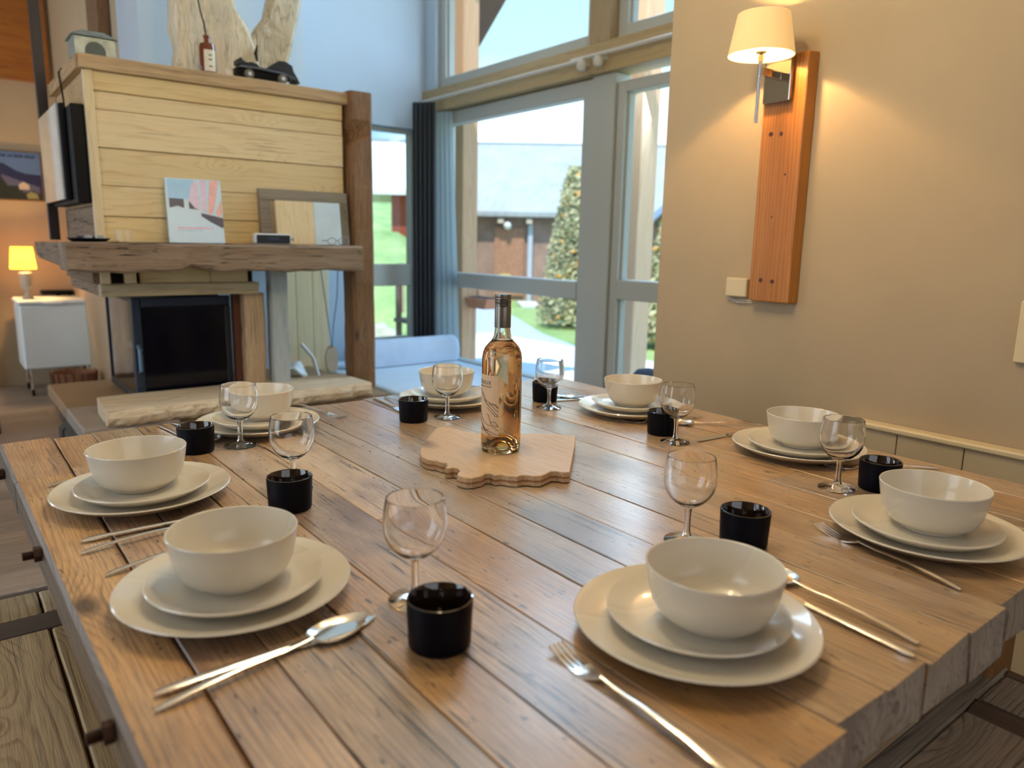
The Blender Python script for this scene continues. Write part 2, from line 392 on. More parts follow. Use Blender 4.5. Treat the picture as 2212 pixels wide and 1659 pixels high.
M_CUPI = plain('glaze_with_brown_reflection', (.016, .007, .004, 1), .07, var=.3, vs_=40, coat=1)  # the table's brown reflection is put into the dark glaze colour
M_STEEL = plain('polished_steel', (.86, .83, .78, 1), .2, metal=1, var=.03)
M_CHROME = plain('chrome', (.80, .80, .80, 1), .04, metal=1, var=.01)
M_GLASS = glass('clear_glass', (1, 1, 1, 1), 1.45)
M_BGLASS = glass('bottle_glass', (.97, .95, .90, 1), 1.5)
M_WINE = glass('rose_wine', lin(250, 224, 196), 1.34)
M_PANE = thin_glass('window_glass')
M_CAPS = plain('pewter_foil', lin(128, 124, 116), .32, metal=.85, var=.03)
M_LABEL = plain('kraft_paper_label', lin(222, 192, 156), .55, var=.02)
M_INK = plain('black_ink', (.01, .01, .016, 1), .5)
M_INKW = plain('pale_ink', lin(225, 220, 210), .5)
M_BLACK = plain('black_plastic', (.004, .004, .005, 1), .5, spec=.15)
M_IRON = plain('rusty_iron', lin(70, 48, 36), .6, metal=.6, var=.3, vs_=80)

# ------------------------------------------------------------------ ROOM
floor = struct_empty('floor')
box('subfloor', -2.3, 2.72, -2.3, 7.0, -.12, -.016, plain('subfloor_dark', lin(60, 50, 44), .8), floor, bevel=0)
yy = -2.3; k = 0
while yy < 6.9:
    y1 = min(yy+.145, 6.95)
    if y1 > 1.4:
        cuts = [-2.3]+sorted(random.uniform(-1.9, 2.3) for _ in range(2))+[2.7]
    else: cuts = [-2.3, 2.7]
    for a_, b_ in zip(cuts[:-1], cuts[1:]):
        if b_-a_ > .03:
            box('floor_board', a_+.001, b_-.001, yy+.001, y1-.001, -.016, 0, W_FLOOR, floor, bevel=.0015)
    yy = y1
ceil = S('ceiling', -2.3, 2.72, -2.3, 7.0, 3.3, 3.4, M_CEIL)
wr = S('wall_right', 1.85, 2.0, -2.3, 1.61, 0, 3.3, M_WALL, bevel=.004)
S('wall_recess', 2.0, 2.72, 1.46, 1.61, 0, 3.3, M_WALL)
S('wall_left', -2.45, -2.3, -2.3, 7.0, 0, 3.3, M_WALL)
S('wall_rear', -2.3, 2.0, -2.45, -2.3, 0, 3.3, M_WALL)
# back wall with the narrow window
wb = MB()
for q in ((1.6, 2.16, 4.25, 4.40, 0, 3.3), (2.16, 2.52, 4.25, 4.40, 1.85, 3.3), (2.16, 2.52, 4.25, 4.40, 0, .48), (2.52, 2.78, 4.25, 4.40, 0, 3.3)): wb.box(*q)
wb.obj('wall_back', M_WALLB)['kind'] = 'structure'
S('wall_chimney', .86, 1.66, 3.95, 4.40, 0, 3.3, M_WALLB)
S('wall_passage', .86, 1.0, 4.40, 6.85, 0, 3.3, M_WALL)
S('wall_far', -2.3, .86, 6.75, 6.9, 0, 3.3, M_WALL)
S('trim_1', -2.3, .83, 6.70, 6.745, 2.25, 3.3, W_DARKPANEL)
b_ = S('trim_2', .80, .855, 4.55, 4.85, 1.6, 3.3, W_POST); b_.name = 'trim_2'
# window wall, X = 2.6 .. 2.7
for nm, q, m_ in (('trim_3', (2.56, 2.70, 1.61, 4.25, 1.945, 2.08), W_BEAMY), ('trim_4', (2.56, 2.70, 2.60, 2.735, 2.08, 3.3), W_BEAMZ), ('trim_5', (2.58, 2.72, 4.13, 4.25, .0, 3.3), M_WALLB)):
    S(nm, *q, m_, bevel=.003)
S('trim_6', 2.597, 2.70, 2.585, 2.735, .34, 1.944, M_FRAME, bevel=.004)
S('wall_window', 2.60, 2.72, 1.61, 4.13, -.05, .34, M_WALLB)
def window(name, y0, y1, z0, z1, x=2.61, fw=.075, trans=None, hinge=None):
    t = struct_empty(name, (x, y0, z0))
    for nm, q in (('stile', (y0, y0+fw, z0, z1)), ('stile', (y1-fw, y1, z0, z1)), ('rail', (y0+fw, y1-fw, z0, z0+fw)), ('rail', (y0+fw, y1-fw, z1-fw, z1))):
        box(nm, x, x+.07, q[0], q[1], q[2], q[3], M_FRAME, t, bevel=.004)
        # rebate bead inside the frame
    for nm, q in (('bead', (y0+fw, y0+fw+.012, z0+fw, z1-fw)), ('bead', (y1-fw-.012, y1-fw, z0+fw, z1-fw))):
        box(nm, x+.02, x+.05, q[0], q[1], q[2], q[3], M_FRAME, t, bevel=.002)
    if trans: box('transom', x-.004, x+.07, y0+fw, y1-fw, trans[0], trans[1], M_FRAME, t, bevel=.004)
    zs = [(z0+fw, z1-fw)] if not trans else [(z0+fw, trans[0]), (trans[1], z1-fw)]
    for a_, b2 in zs: box('pane', x+.033, x+.037, y0+fw-.004, y1-fw+.004, a_-.004, b2+.004, M_PANE, t, bevel=0)
    return t
window('window_1', 2.74, 4.125, .34, 1.94, trans=(.875, .965))
window('window_2', 1.62, 2.58, .34, 1.90, trans=(.895, .990), fw=.05)
window('window_3', 2.74, 4.125, 2.085, 3.28, fw=.06)
window('window_4', 1.62, 2.595, 2.085, 3.28, fw=.06)
w5 = struct_empty('window_5', (2.16, 4.3, .48))
for nm, q in (('stile', (2.16, 2.185, .48, 1.85)), ('stile', (2.495, 2.52, .48, 1.85)), ('rail', (2.185, 2.495, .48, .53)), ('rail', (2.185, 2.495, 1.825, 1.85)), ('transom', (2.185, 2.495, .865, 1.005))):
    box(nm, q[0], q[1], 4.30, 4.36, q[2], q[3], M_FRAME, w5, bevel=.003)
for z0, z1 in ((.53, .865), (1.005, 1.825)): box('pane', 2.18, 2.50, 4.328, 4.332, z0, z1, M_PANE, w5, bevel=0)
# wainscot along the right wall
wp = struct_empty('trim_7', (1.81, 0, 0))
ys = [-.35, -.07, .215, .357, .495, .645, .795, .935]
for i in range(len(ys)-1): box('panel', 1.815, 1.848, ys[i]+.0012, ys[i+1]-.0012, .06, .712, M_PANEL, wp, bevel=.0012)
box('cap_rail', 1.806, 1.849, -.35, .937, .7125, .728, M_CAPR, wp, bevel=.004)
box('plinth', 1.820, 1.848, -.35, .935, 0, .058, M_PANEL, wp, bevel=.001)

# ------------------------------------------------------------------ OUTDOORS
def ground_col():
    s = NT('meadow_grass'); t = s.n('TexCoord').outputs['Object']
    f = s.noise(t, .6, 6, .6); g = s.noise(t, 9, 4)
    c = s.mix(s.mr(f, .35, .65), lin(122, 158, 84), lin(176, 190, 118)); c = s.mix(s.mr(g, .3, .8, 0, .5), c, lin(92, 132, 70))
    s.set(Base_Color=c, Roughness=.9); return s.m
M_GRASS = ground_col()
gv = []; gf = []
N = 40
for i in range(N+1):
    for j in range(N+1):
        x = -12+i*2.6; y = 3-12+j*2.9
        z = -.38 + .25*math.sin(x*.3)*math.cos(y*.23) * min(1, max(0, (math.hypot(x, y)-16)/20))
        z += max(0, (math.hypot(x-2, y-2)-26))*.05 + max(0, (y-x-8))*.085*(1 if y > 14 else 0)
        if y < 9 and x < 3: z = -.4
        gv.append((x, y, z))
for i in range(N):
    for j in range(N): gf.append((i*(N+1)+j, i*(N+1)+j+1, (i+1)*(N+1)+j+1, (i+1)*(N+1)+j))
g = link('meadow', mesh('meadow', gv, gf), M_GRASS, smooth=True); g['kind'] = 'structure'
M_TERR = plain('pale_terrace_slabs', lin(226, 220, 204), .8, var=.06, vs_=2)
S('terrace', 2.72, 6.6, 1.6, 9.0, -.5, -.18, M_TERR)
M_PATH = plain('grey_gravel_path', lin(176, 186, 196), .9, var=.08, vs_=6)
pth = MB().prism([(6.5, 8.2), (7.3, 7.6), (8.0, 9.4), (10.6, 14.2), (9.4, 15.0), (7.2, 11.0)], -.4, -.33).obj('trim_8', M_PATH); pth['kind'] = 'structure'
pth = MB().prism([(11.2, 14.0), (13.2, 12.4), (14.0, 13.2), (12.0, 15.2)], -.4, -.32).obj('trim_9', plain('pale_stone_yard', lin(214, 216, 218), .9)); pth['kind'] = 'structure'
# timber posts of the porch just outside the windows
def out_post(x0, x1, y0, y1, z0, z1, label):
    o = box('porch_post', x0, x1, y0, y1, z0, z1, W_OUT, None, bevel=.006, org=((x0+x1)/2, (y0+y1)/2, z0)); tag(o, label, 'post'); return o
out_post(3.2, 3.34, 4.74, 4.97, -.18, 3.6, 'pale timber porch post outside, in the left half of the big window')
out_post(3.2, 3.34, 2.96, 3.11, -.18, 3.6, 'pale timber porch post outside, seen through the narrower right-hand window')
t = thing('porch_roof', 'brown timber porch roof edge outside above the high window', 'roof', (3.5, 4.5, 3.0))
M_EAVE = plain('brown_eave_wood', lin(96, 66, 50), .7, var=.15)
m = Matrix.Translation((3.45, 5.35, 2.95)) @ Matrix.Rotation(R(-38), 4, 'X')
MB().box(-.06, .06, -1.0, .55, -.06, .06, m).obj('rafter', M_EAVE, t)
MB().box(-.5, .5, -1.2, .9, .06, .10, m).obj('roof_boarding', M_EAVE, t)
t = thing('eave_beam', 'dark red-brown eave board outside above the narrow back window', 'beam', (2.4, 4.6, 1.9))
MB().box(2.0, 2.8, 4.58, 4.64, 1.885, 2.05).obj('fascia_board', plain('dark_red_eave', lin(92, 48, 36), .7, var=.15), t)
MB().box(2.0, 2.8, 4.41, 4.58, 2.0, 2.03).obj('soffit', plain('dark_soffit', lin(80, 56, 46), .7, var=.15), t)
# houses
def shingle():
    s = NT('pale_shingle_roof'); t = s.n('TexCoord').outputs['Object']
    br = s.n('TexBrick'); s.l(t, br.inputs['Vector']); br.inputs['Scale'].default_value = 3
    br.inputs['Color1'].default_value = lin(170, 174, 172); br.inputs['Color2'].default_value = lin(150, 156, 156); br.inputs['Mortar'].default_value = lin(160, 166, 166); br.inputs['Mortar Size'].default_value = .02
    s.set(Base_Color=s.mix(s.mr(s.noise(t, 1.5, 5), .3, .7, 0, .5), br.outputs[0], lin(184, 182, 172)), Roughness=.8); return s.m
M_ROOF = shingle()
M_BROWN = plain('brown_timber_cladding', lin(158, 126, 110), .8, var=.18, vs_=3)
def house(name, loc, rz, Wd, D, wall_h, ridge_h, label, mw, overhang=.35, roofm=M_ROOF, extras=None, ends=(.3, .3)):
    t = thing(name, label, 'house', loc, 0)
    m = Matrix.Translation(loc) @ Matrix.Rotation(rz, 4, 'Z')
    MB().box(-Wd/2, Wd/2, 0, D, 0, wall_h, m).obj('wall', mw, t)
    # gable ends
    gb = MB()
    for sx in (-1, 1):
        xa = sx*Wd/2; xb = xa - sx*.1
        gb.add([m @ Vector(q) for q in ((xa, 0, wall_h), (xa, D, wall_h), (xa, D/2, ridge_h), (xb, 0, wall_h), (xb, D, wall_h), (xb, D/2, ridge_h))], [(0, 1, 2), (3, 5, 4), (0, 3, 4, 1), (1, 4, 5, 2), (2, 5, 3, 0)])
    gb.obj('gable', mw, t)
    sl = (ridge_h-wall_h)/(D/2)
    for sy in (0, 1):
        ya = -overhang if sy == 0 else D+overhang; za = wall_h - overhang*sl
        q = [(-Wd/2-ends[0], ya, za), (Wd/2+ends[1], ya, za), (Wd/2+ends[1], D/2, ridge_h), (-Wd/2-ends[0], D/2, ridge_h)]
        v = [m @ Vector(p) for p in q]+[m @ (Vector(p)+Vector((0, 0, .12))) for p in q]
        MB().add(v, [(0, 1, 2, 3), (7, 6, 5, 4), (0, 4, 5, 1), (1, 5, 6, 2), (2, 6, 7, 3), (3, 7, 4, 0)]).obj('roof_slope', roofm, t)
    MB().box(-Wd/2-ends[0], Wd/2+ends[1], D/2-.08, D/2+.08, ridge_h+.06, ridge_h+.16, m).obj('ridge_cap', plain('grey_ridge', lin(150, 156, 154), .7), t)
    if extras: extras(t, m)
    return t
def ex1(t, m):
    o = MB().box(-2.85, -2.05, -.06, .03, .15, 1.95, m).obj('door', plain('reddish_door', lin(170, 122, 92), .7, var=.2), t, bevel=.01)
    MB().box(-2.7, -2.4, -.09, -.055, .6, .72, m).obj('door_sign', plain('yellow_sign', lin(226, 200, 120), .7), o)
    MB().box(-1.95, -1.83, -.14, -.02, 0, 2.05, m).obj('porch_column', plain('grey_column', lin(186, 190, 198), .7), t)
    bm_ = MB(); c = m @ Vector((-2.5, -.2, 2.0))
    bm_.lathe([(0, -.11), (.08, -.08), (.11, 0), (.08, .08), (0, .11)], c, 12); bm_.obj('globe_lamp', plain('white_globe', lin(240, 240, 236), .4), t, smooth=True)
    for k_ in range(9): MB().box(-3.5+k_*.75, -3.35+k_*.75, -.3, -.02, 2.06, 2.18, m).obj('rafter_end', plain('pale_rafter', lin(214, 196, 168), .7), t)
    MB().box(.6, 1.5, -.05, .03, .7, 1.6, m).obj('window', plain('dim_pane', lin(90, 96, 100), .2), t)
rzh = -R(38)
house('barn', (14.1, 14.29, -.38), -R(40), 7.2, 7.2, 2.42, 4.42, 'brown timber barn with wide pale shingle roof seen through the big window', M_BROWN, extras=ex1, ends=(.2, .8))
def ex2(t, m): MB().box(-.1, .4, -.05, .03, .7, 1.2, m).obj('window', plain('dim_pane', lin(90, 96, 100), .2), t)
house('chalet', (9.35, 15.40, 1.0), -R(29), 1.6, 3.0, 1.45, 2.5, 'red timber chalet with pale roof seen through the narrow back window', plain('red_timber', lin(150, 66, 42), .8, var=.15), extras=ex2, ends=(.75, .1), roofm=plain('white_roof', lin(232, 232, 226), .8))
house('chalet', (12.8, 6.7, -.4), R(37), 4.0, 3.0, 2.25, 3.7, 'orange-brown gabled chalet at the right edge of the narrower window', plain('orange_timber', lin(176, 96, 58), .8, var=.15), roofm=plain('blue_grey_roof', lin(150, 170, 200), .6))
# mountain ridge
def ridge(name, pts, base, mat, label, near=.86):
    v = []; f = []
    for i, (x, y, z) in enumerate(pts):
        v += [(x, y, z), (x*near, y*near, base), (x*1.2, y*1.2, base)]
    for i in range(len(pts)-1):
        a_ = i*3; b2 = a_+3; f += [(a_, b2, b2+1, a_+1), (a_, a_+2, b2+2, b2), (a_+1, b2+1, b2+2, a_+2)]
    o = link(name, mesh(name, v, f), mat, smooth=True); o['label'] = label; o['category'] = 'mountain'
def pol(azd, d, z): return (d*math.sin(R(azd)), d*math.cos(R(azd)), z)
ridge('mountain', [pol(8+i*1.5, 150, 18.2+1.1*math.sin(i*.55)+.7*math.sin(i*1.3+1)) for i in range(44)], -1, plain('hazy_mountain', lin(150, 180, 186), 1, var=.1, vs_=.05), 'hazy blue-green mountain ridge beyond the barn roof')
# hill behind the back window
ridge('hillside', [pol(6+i*2.9, 17, 1.75-.05*i-(.5 if i > 8 else 0)) for i in range(10)], -.5, M_GRASS, 'green sloping hillside beyond the narrow back window', near=.58)
# shrub trees with orange leaves
def tree(loc, h, r, n, label, seed):
    rg = random.Random(seed); t = thing('autumn_tree', label, 'tree', loc)
    MB().tube([Vector(loc), Vector(loc)+Vector((0, 0, h*.9))], [.06, .02], 8).obj('trunk', plain('tree_bark', lin(110, 94, 78), .9), t)
    for nm, cnt, mat, sz in (('foliage', n, plain('pale_olive_leaves', lin(190, 184, 140), .8, var=.35, vs_=2), .055), ('orange_leaves', n//36, plain('orange_leaves', lin(250, 170, 60), .7), .06)):
        b = MB()
        for _ in range(cnt):
            u = rg.random()**.75; z = h*(1-u)*1.0; rad = r*(.15+.95*u**.8)*(1 if nm == 'orange_leaves' else rg.random()**.4)
            if nm == 'orange_leaves': rad *= rg.uniform(.6, 1.05)
            a_ = rg.uniform(0, 2*PI); c = Vector(loc)+Vector((rad*math.cos(a_), rad*math.sin(a_), z+.08))
            q = Matrix.Translation(c) @ Matrix.Rotation(rg.uniform(0, PI), 4, 'X') @ Matrix.Rotation(rg.uniform(0, PI), 4, 'Y')
            s_ = sz*rg.uniform(.6, 1.2)
            b.add([q @ Vector(p) for p in ((-s_, 0, 0), (0, -s_*.5, .01), (s_, 0, 0), (0, s_*.5, .01), (0, 0, .02))], [(0, 1, 4), (1, 2, 4), (2, 3, 4), (3, 0, 4), (0, 3, 2, 1)])
        b.obj(nm, mat, t)['kind'] = 'stuff'
tree((9.45, 10.35, -.36), 2.85, .62, 6500, 'cone-shaped pale shrub tree dotted with orange leaves before the barn', 3)
tree((8.78, 7.42, -.36), 2.0, .5, 4500, 'pale shrub tree with orange leaves in the narrower right-hand window', 5)
t = thing('flower_box', 'terracotta flower box outside beside the left porch post', 'planter', (3.3, 4.55, .62))
MB().add([(3.22, 4.44, .74), (3.38, 4.44, .74), (3.38, 4.73, .74), (3.22, 4.73, .74), (3.24, 4.50, .66), (3.36, 4.50, .66), (3.36, 4.71, .66), (3.24, 4.71, .66)], [(0, 1, 2, 3), (7, 6, 5, 4), (0, 4, 5, 1), (1, 5, 6, 2), (2, 6, 7, 3), (3, 7, 4, 0)]).obj('trough', plain('terracotta', lin(214, 140, 104), .7), t, bevel=.004)
MB().box(3.25, 3.35, 4.47, 4.71, .738, .746).obj('soil', plain('soil', lin(90, 66, 50), .9), t)
# boulders and a deck chair beyond the low part of the back window
M_ROCK = plain('grey_green_rock', lin(178, 176, 150), .9, var=.25, vs_=4, bump=.5)
def rock(c, r, label, sx=1.2, sz=.8, seed=1, group=None):
    bm = bmesh.new(); bmesh.ops.create_icosphere(bm, subdivisions=3, radius=r); rg = random.Random(seed); ph = [rg.uniform(0, 6) for _ in range(6)]
    for v in bm.verts:
        d_ = v.co.normalized(); k_ = 1+.18*math.sin(d_.x*5+ph[0])+.14*math.sin(d_.y*6+ph[1])+.1*math.sin(d_.z*7+ph[2])
        v.co = Vector((v.co.x*k_*sx, v.co.y*k_, v.co.z*k_*sz))
    me = bpy.data.meshes.new('boulder'); bm.to_mesh(me); bm.free()
    o = bpy.data.objects.new('boulder', me); C.objects.link(o); o.location = c; me.materials.append(M_ROCK)
    for p in me.polygons: p.use_smooth = True
    tag(o, label, 'rock', group)
rock((4.30, 8.25, -.1), .26, 'grey-green boulder outside low in the narrow back window, left one', seed=2)
rock((4.86, 7.93, -.14), .21, 'smaller pale boulder outside low in the narrow back window, right one', seed=4)
t = thing('garden_chair', 'wooden garden chair on the terrace outside the narrow back window', 'chair', (3.9, 6.6, -.18))
for dx in (0, .42):
    for dy in (0, .4): box('leg', 3.9+dx, 3.95+dx, 6.6+dy, 6.65+dy, -.18, .32 if dy == 0 else .9, plain('chair_teak', lin(104, 76, 60), .6), t)
box('seat', 3.88, 4.39, 6.58, 7.06, .30, .34, plain('chair_teak', lin(104, 76, 60), .6), t)
for k_ in range(4): box('back_slat', 3.93+k_*.105, 3.98+k_*.105, 7.0, 7.03, .40, .86, plain('chair_teak_pale', lin(190, 160, 130), .6), t)
box('back_rail', 3.9, 4.37, 6.99, 7.04, .86, .92, plain('chair_teak', lin(104, 76, 60), .6), t)

# ------------------------------------------------------------------ FIREPLACE
fp = thing('fireplace', 'big open fireplace hood clad in pale pine boards on an old beam mantel', 'fireplace', (.95, 3.5, 0))
# hood planks on the front and the left flank
zz = [1.125, 1.222, 1.335, 1.472, 1.607, 1.672, 1.742]
for i in range(len(zz)-1):
    rough_beam('hood_board', .530, 1.508, 3.200-.004*(i % 2), 3.225, zz[i]+.0012, zz[i+1]-.0012, 0, W_PINE, fp, jit=.0008, ch=.002, endjit=.0005)
rough_beam('corner_board', .500, .5295, 3.192, 3.225, 1.125, 1.742, 2, W_PINEZ, fp, jit=.0008, ch=.002)
zl = [1.125, 1.26, 1.42, 1.58, 1.742]
for i in range(4): box('flank_board', .503, .523, 3.228, 3.95, zl[i]+.001, zl[i+1]-.001, W_OLDY if i == 0 else wood('flank_pine', L3(206, 166, 104), L3(184, 142, 82), L3(140, 98, 50), axis=1, freq=26, rough=.55) if i == 1 else bpy.data.materials['flank_pine'], fp)
rough_beam('top_board', .488, 1.53, 3.175, 3.245, 1.742, 1.792, 0, W_OLD if False else wood('top_board_wood', L3(210, 178, 128), L3(188, 152, 100), L3(130, 96, 58), axis=0, freq=40, rough=.65, bump=.6, crack=.7), fp, jit=.002, ch=.003)
box('top_shelf', .489, 1.52, 3.246, 3.95, 1.745, 1.788, W_PINE, fp)
box('top_edge_board', .478, .4885, 3.20, 3.95, 1.742, 1.790, bpy.data.materials['flank_pine'], fp)
box('hood_core', .53, 1.50, 3.23, 3.94, 1.12, 1.74, plain('hood_core_board', lin(150, 120, 80), .8), fp, bevel=0)
# post
def post():
    rg = random.Random(4); t = 'post'
    V_ = []; f = []; n = 8; seg = 30; x0, x1, y0, y1 = 1.527, 1.637, 3.15, 3.27; ch = .012
    for i in range(seg+1):
        z = i/seg*1.80
        sect = [(x0+ch, y0), (x1-ch, y0), (x1, y0+ch), (x1, y1-ch), (x1-ch, y1), (x0+ch, y1), (x0, y1-ch), (x0, y0+ch)]
        nk = max(0, 1-abs(z-1.615)/.05)*.035
        for k_, (p, q) in enumerate(sect):
            j = .0022*math.sin(z*17+k_)+.0015*math.sin(z*43+2*k_)
            V_.append((p+j+(nk if k_ in (0, 7) else 0), q+j+(nk*.8 if k_ == 0 else 0), z))
    for i in range(seg):
        for k_ in range(n): f.append((i*n+k_, i*n+(k_+1) % n, (i+1)*n+(k_+1) % n, (i+1)*n+k_))
    f += [tuple(range(n))[::-1], tuple(range(seg*n, seg*n+n))]
    return link('corner_post', mesh('corner_post', V_, f), W_POST, fp)
post()
# mantel beam (front) with the shallow carved notch under it and the side beam
def mantel():
    seg = 60; x0, x1 = .372, 1.500; V_ = []; f = []; n = 8; ch = .008; rg = random.Random(2)
    for i in range(seg+1):
        x = x0+(x1-x0)*i/seg
        zb = 1.020+.003*math.sin(x*20)+.002*math.sin(x*53)
        nx = (x-.79)/.045; zb += .028*max(0, 1-abs(nx)) if nx < 0 else .028*max(0, 1-nx*.55)
        zt = 1.126+.0015*math.sin(x*31)
        y0 = 3.000+.003*math.sin(x*27+1); y1 = 3.19
        V_ += [(x, y0+ch, zb), (x, y1, zb), (x, y1, zt-ch), (x, y1-ch, zt), (x, y0+ch, zt), (x, y0, zt-ch), (x, y0+.002, (zt+zb)/2), (x, y0, zb+ch)]
    for i in range(seg):
        for k_ in range(n): f.append((i*n+k_, i*n+(k_+1) % n, (i+1)*n+(k_+1) % n, (i+1)*n+k_))
    f += [tuple(range(n))[::-1], tuple(range(seg*n, seg*n+n))]
    link('mantel_beam', mesh('mantel_beam', V_, f), W_OLD, fp)
mantel()
sb = MB(); pr = [(3.19, 1.035), (3.85, 1.048), (3.95, 1.062), (3.99, 1.085), (3.99, 1.118), (3.19, 1.124)]
nb = len(pr); sb.add([(.375, y, z) for y, z in pr]+[(.50, y, z) for y, z in pr], [tuple(range(nb)), tuple(range(nb, 2*nb))[::-1]]+[(i, i+nb, (i+1) % nb+nb, (i+1) % nb) for i in range(nb)])
sb.obj('side_beam', W_OLDY, fp, bevel=.006)
for x0, x1 in ((.500, .535), (.585, .625)): box('spacer_block', x0, x1, 3.185, 3.22, .968, 1.022, W_PINEZ, fp)
box('frieze_board', .64, .905, 3.20, 3.222, .968, 1.05, W_PINE, fp); box('frieze_board', .907, 1.06, 3.20, 3.222, .968, 1.05, W_PINE, fp)
box('frieze_back', .50, 1.10, 3.26, 3.30, .93, 1.05, plain('dark_recess', lin(50, 30, 18), .8), fp)
rough_beam('lintel', .497, 1.094, 3.17, 3.235, .920, .968, 0, wood('pale_lintel_wood', L3(206, 190, 152), L3(186, 166, 126), L3(134, 114, 80), axis=0, freq=60, rough=.7, bump=.8, crack=.5), fp, jit=.0015, ch=.003)
rough_beam('side_lintel', .497, .525, 3.236, 3.93, .920, .968, 1, W_OLDY, fp, jit=.0015, ch=.003)
rough_beam('side_board', .478, .500, 3.20, 3.90, .97, 1.034, 1, W_OLDY, fp, jit=.0015, ch=.003)
rough_beam('weathered_post', 1.040, 1.128, 3.20, 3.30, .462, .920, 2, W_WEATH, fp, jit=.004, ch=.01)
rough_beam('whitewashed_post', 1.152, 1.226, 3.18, 3.25, .462, 1.022, 2, W_WHITE, fp, jit=.002, ch=.006)
box('dark_upright', 1.012, 1.038, 3.25, 3.30, .462, .92, plain('dark_red_brown_wood', lin(84, 44, 24), .6), fp)
# hearth
M_STONE = plain('dark_hearth_stone', lin(72, 66, 58), .9, var=.35, vs_=14, bump=.8)
M_SLAB = plain('sandstone_hearth', lin(150, 122, 88), .6, var=.12, vs_=4)
hb = struct_empty('trim_10', (.95, 3.4, 0)); 
rg = random.Random(5)
for row in range(3):
    z0 = .02+row*.125; y = 2.99+(.0 if row % 2 == 0 else .0)
    while y < 4.0:
        w_ = rg.uniform(.14, .26); y2 = min(y+w_, 4.02)
        rough_beam('stone', .40+rg.uniform(0, .012), .52, y+.004, y2-.004, z0, z0+.118, 1, M_STONE, hb, jit=.006, seg=5, ch=.014, rnd=rg)
        y = y2
    x = .53
    while x < 1.52:
        w_ = rg.uniform(.14, .26); x2 = min(x+w_, 1.54)
        rough_beam('stone', x+.004, x2-.004, 2.99+rg.uniform(0, .012), 3.1, z0, z0+.118, 0, M_STONE, hb, jit=.006, seg=5, ch=.014, rnd=rg); x = x2
box('core', .50, 1.52, 3.09, 3.95, 0, .40, plain('hearth_core', lin(60, 52, 46), .9), hb, bevel=0)
for x0, x1 in ((.372, .70),): 
    box('hearth_slab', x0, x1, 2.97, 3.42, .402, .458, plain('grey_hearth_slab', lin(150, 140, 130), .5, var=.1), hb, bevel=.006)
    box('hearth_slab', x0, x1, 3.424, 4.02, .402, .458, M_SLAB, hb, bevel=.006)
box('hearth_slab', .704, 1.62, 3.0, 3.94, .402, .456, M_SLAB, hb, bevel=.004)
# pale live-edge slab lying on the hearth
lv = []; n = 46
top = []; botm = []
rg = random.Random(8)
for i in range(n+1):
    x = .450+(1.518-.450)*i/n
    top.append((x, 2.965+.006*math.sin(x*9)+.004*math.sin(x*31)))
poly = top+[(1.50, 3.25), (1.2, 3.262), (.9, 3.252), (.6, 3.258), (.462, 3.245)]
m_ = len(poly); V_ = []
for lay, (z, o_) in enumerate(((.459, .012), (.472, -.004), (.495, -.010), (.516, .0), (.522, .004))):
    for i, (x, y) in enumerate(poly):
        j = (.005*math.sin(x*57+lay)+.004*math.sin(x*131+lay*2)) if i <= n and lay < 3 else 0
        V_.append((x, y+(o_+j if i <= n else 0), z))
f = []
for l_ in range(4):
    for i in range(m_): f.append((l_*m_+i, l_*m_+(i+1) % m_, (l_+1)*m_+(i+1) % m_, (l_+1)*m_+i))
f += [tuple(range(m_))[::-1], tuple(range(4*m_, 5*m_))]
o = link('timber_slab', mesh('timber_slab', V_, f), W_LOG, org=(.98, 3.1, .459)); tag(o, 'long pale timber slab with a live bark edge lying in front of the stove', 'slab')
# stove insert
M_STOVE = plain('dark_blue_grey_steel', lin(40, 52, 70), .38, metal=.3, var=.1)
M_FIREGL = plain('sooty_black_glass', (.003, .003, .008, 1), .12, var=.2, spec=.35)
st = thing('stove', 'dark steel stove insert with black glass door under the hood', 'stove', (.8, 3.5, .46))
box('body', .645, 1.000, 3.42, 3.90, .462, .91, plain('black_firebox', lin(14, 14, 18), .6), st, bevel=.004)
d = box('door_frame', .618, .652, 3.29, 3.32, .466, .905, M_STOVE, st, bevel=.004)
for q in ((.653, 1.008, .866, .905), (.653, 1.008, .466, .492)): box('door_rail', q[0], q[1], 3.292, 3.32, q[2], q[3], M_STOVE, st, bevel=.003)
box('door_stile', .985, 1.009, 3.292, 3.32, .493, .865, plain('dark_stile', lin(20, 22, 28), .5), st, bevel=.003)
box('door_glass', .652, .986, 3.298, 3.306, .491, .867, M_FIREGL, st, bevel=0)
box('ash_bar', .665, .975, 3.335, 3.36, .545, .575, plain('violet_grey_bar', lin(96, 84, 120), .5), st, bevel=.004)
MB().tube([(.632, 3.285, .60), (.632, 3.262, .61), (.632, 3.262, .70), (.632, 3.285, .71)], .008, 8).obj('handle', plain('handle_steel', lin(110, 140, 170), .3, metal=.6), st, smooth=True)
# the glazed left flank of the stove
for q in ((3.325, 3.345, .466, .905), (3.86, 3.88, .466, .905)): box('side_stile', .620, .636, q[0], q[1], q[2], q[3], M_STOVE, st)
for q in ((.468, .500), (.885, .905)): box('side_rail', .621, .635, 3.346, 3.859, q[0], q[1], plain('black_rail', lin(22, 22, 26), .5), st)
box('side_glass', .626, .630, 3.346, 3.859, .5, .885, plain('brown_tinted_glass', lin(36, 24, 20), .08, var=.1, spec=.6), st, bevel=0)

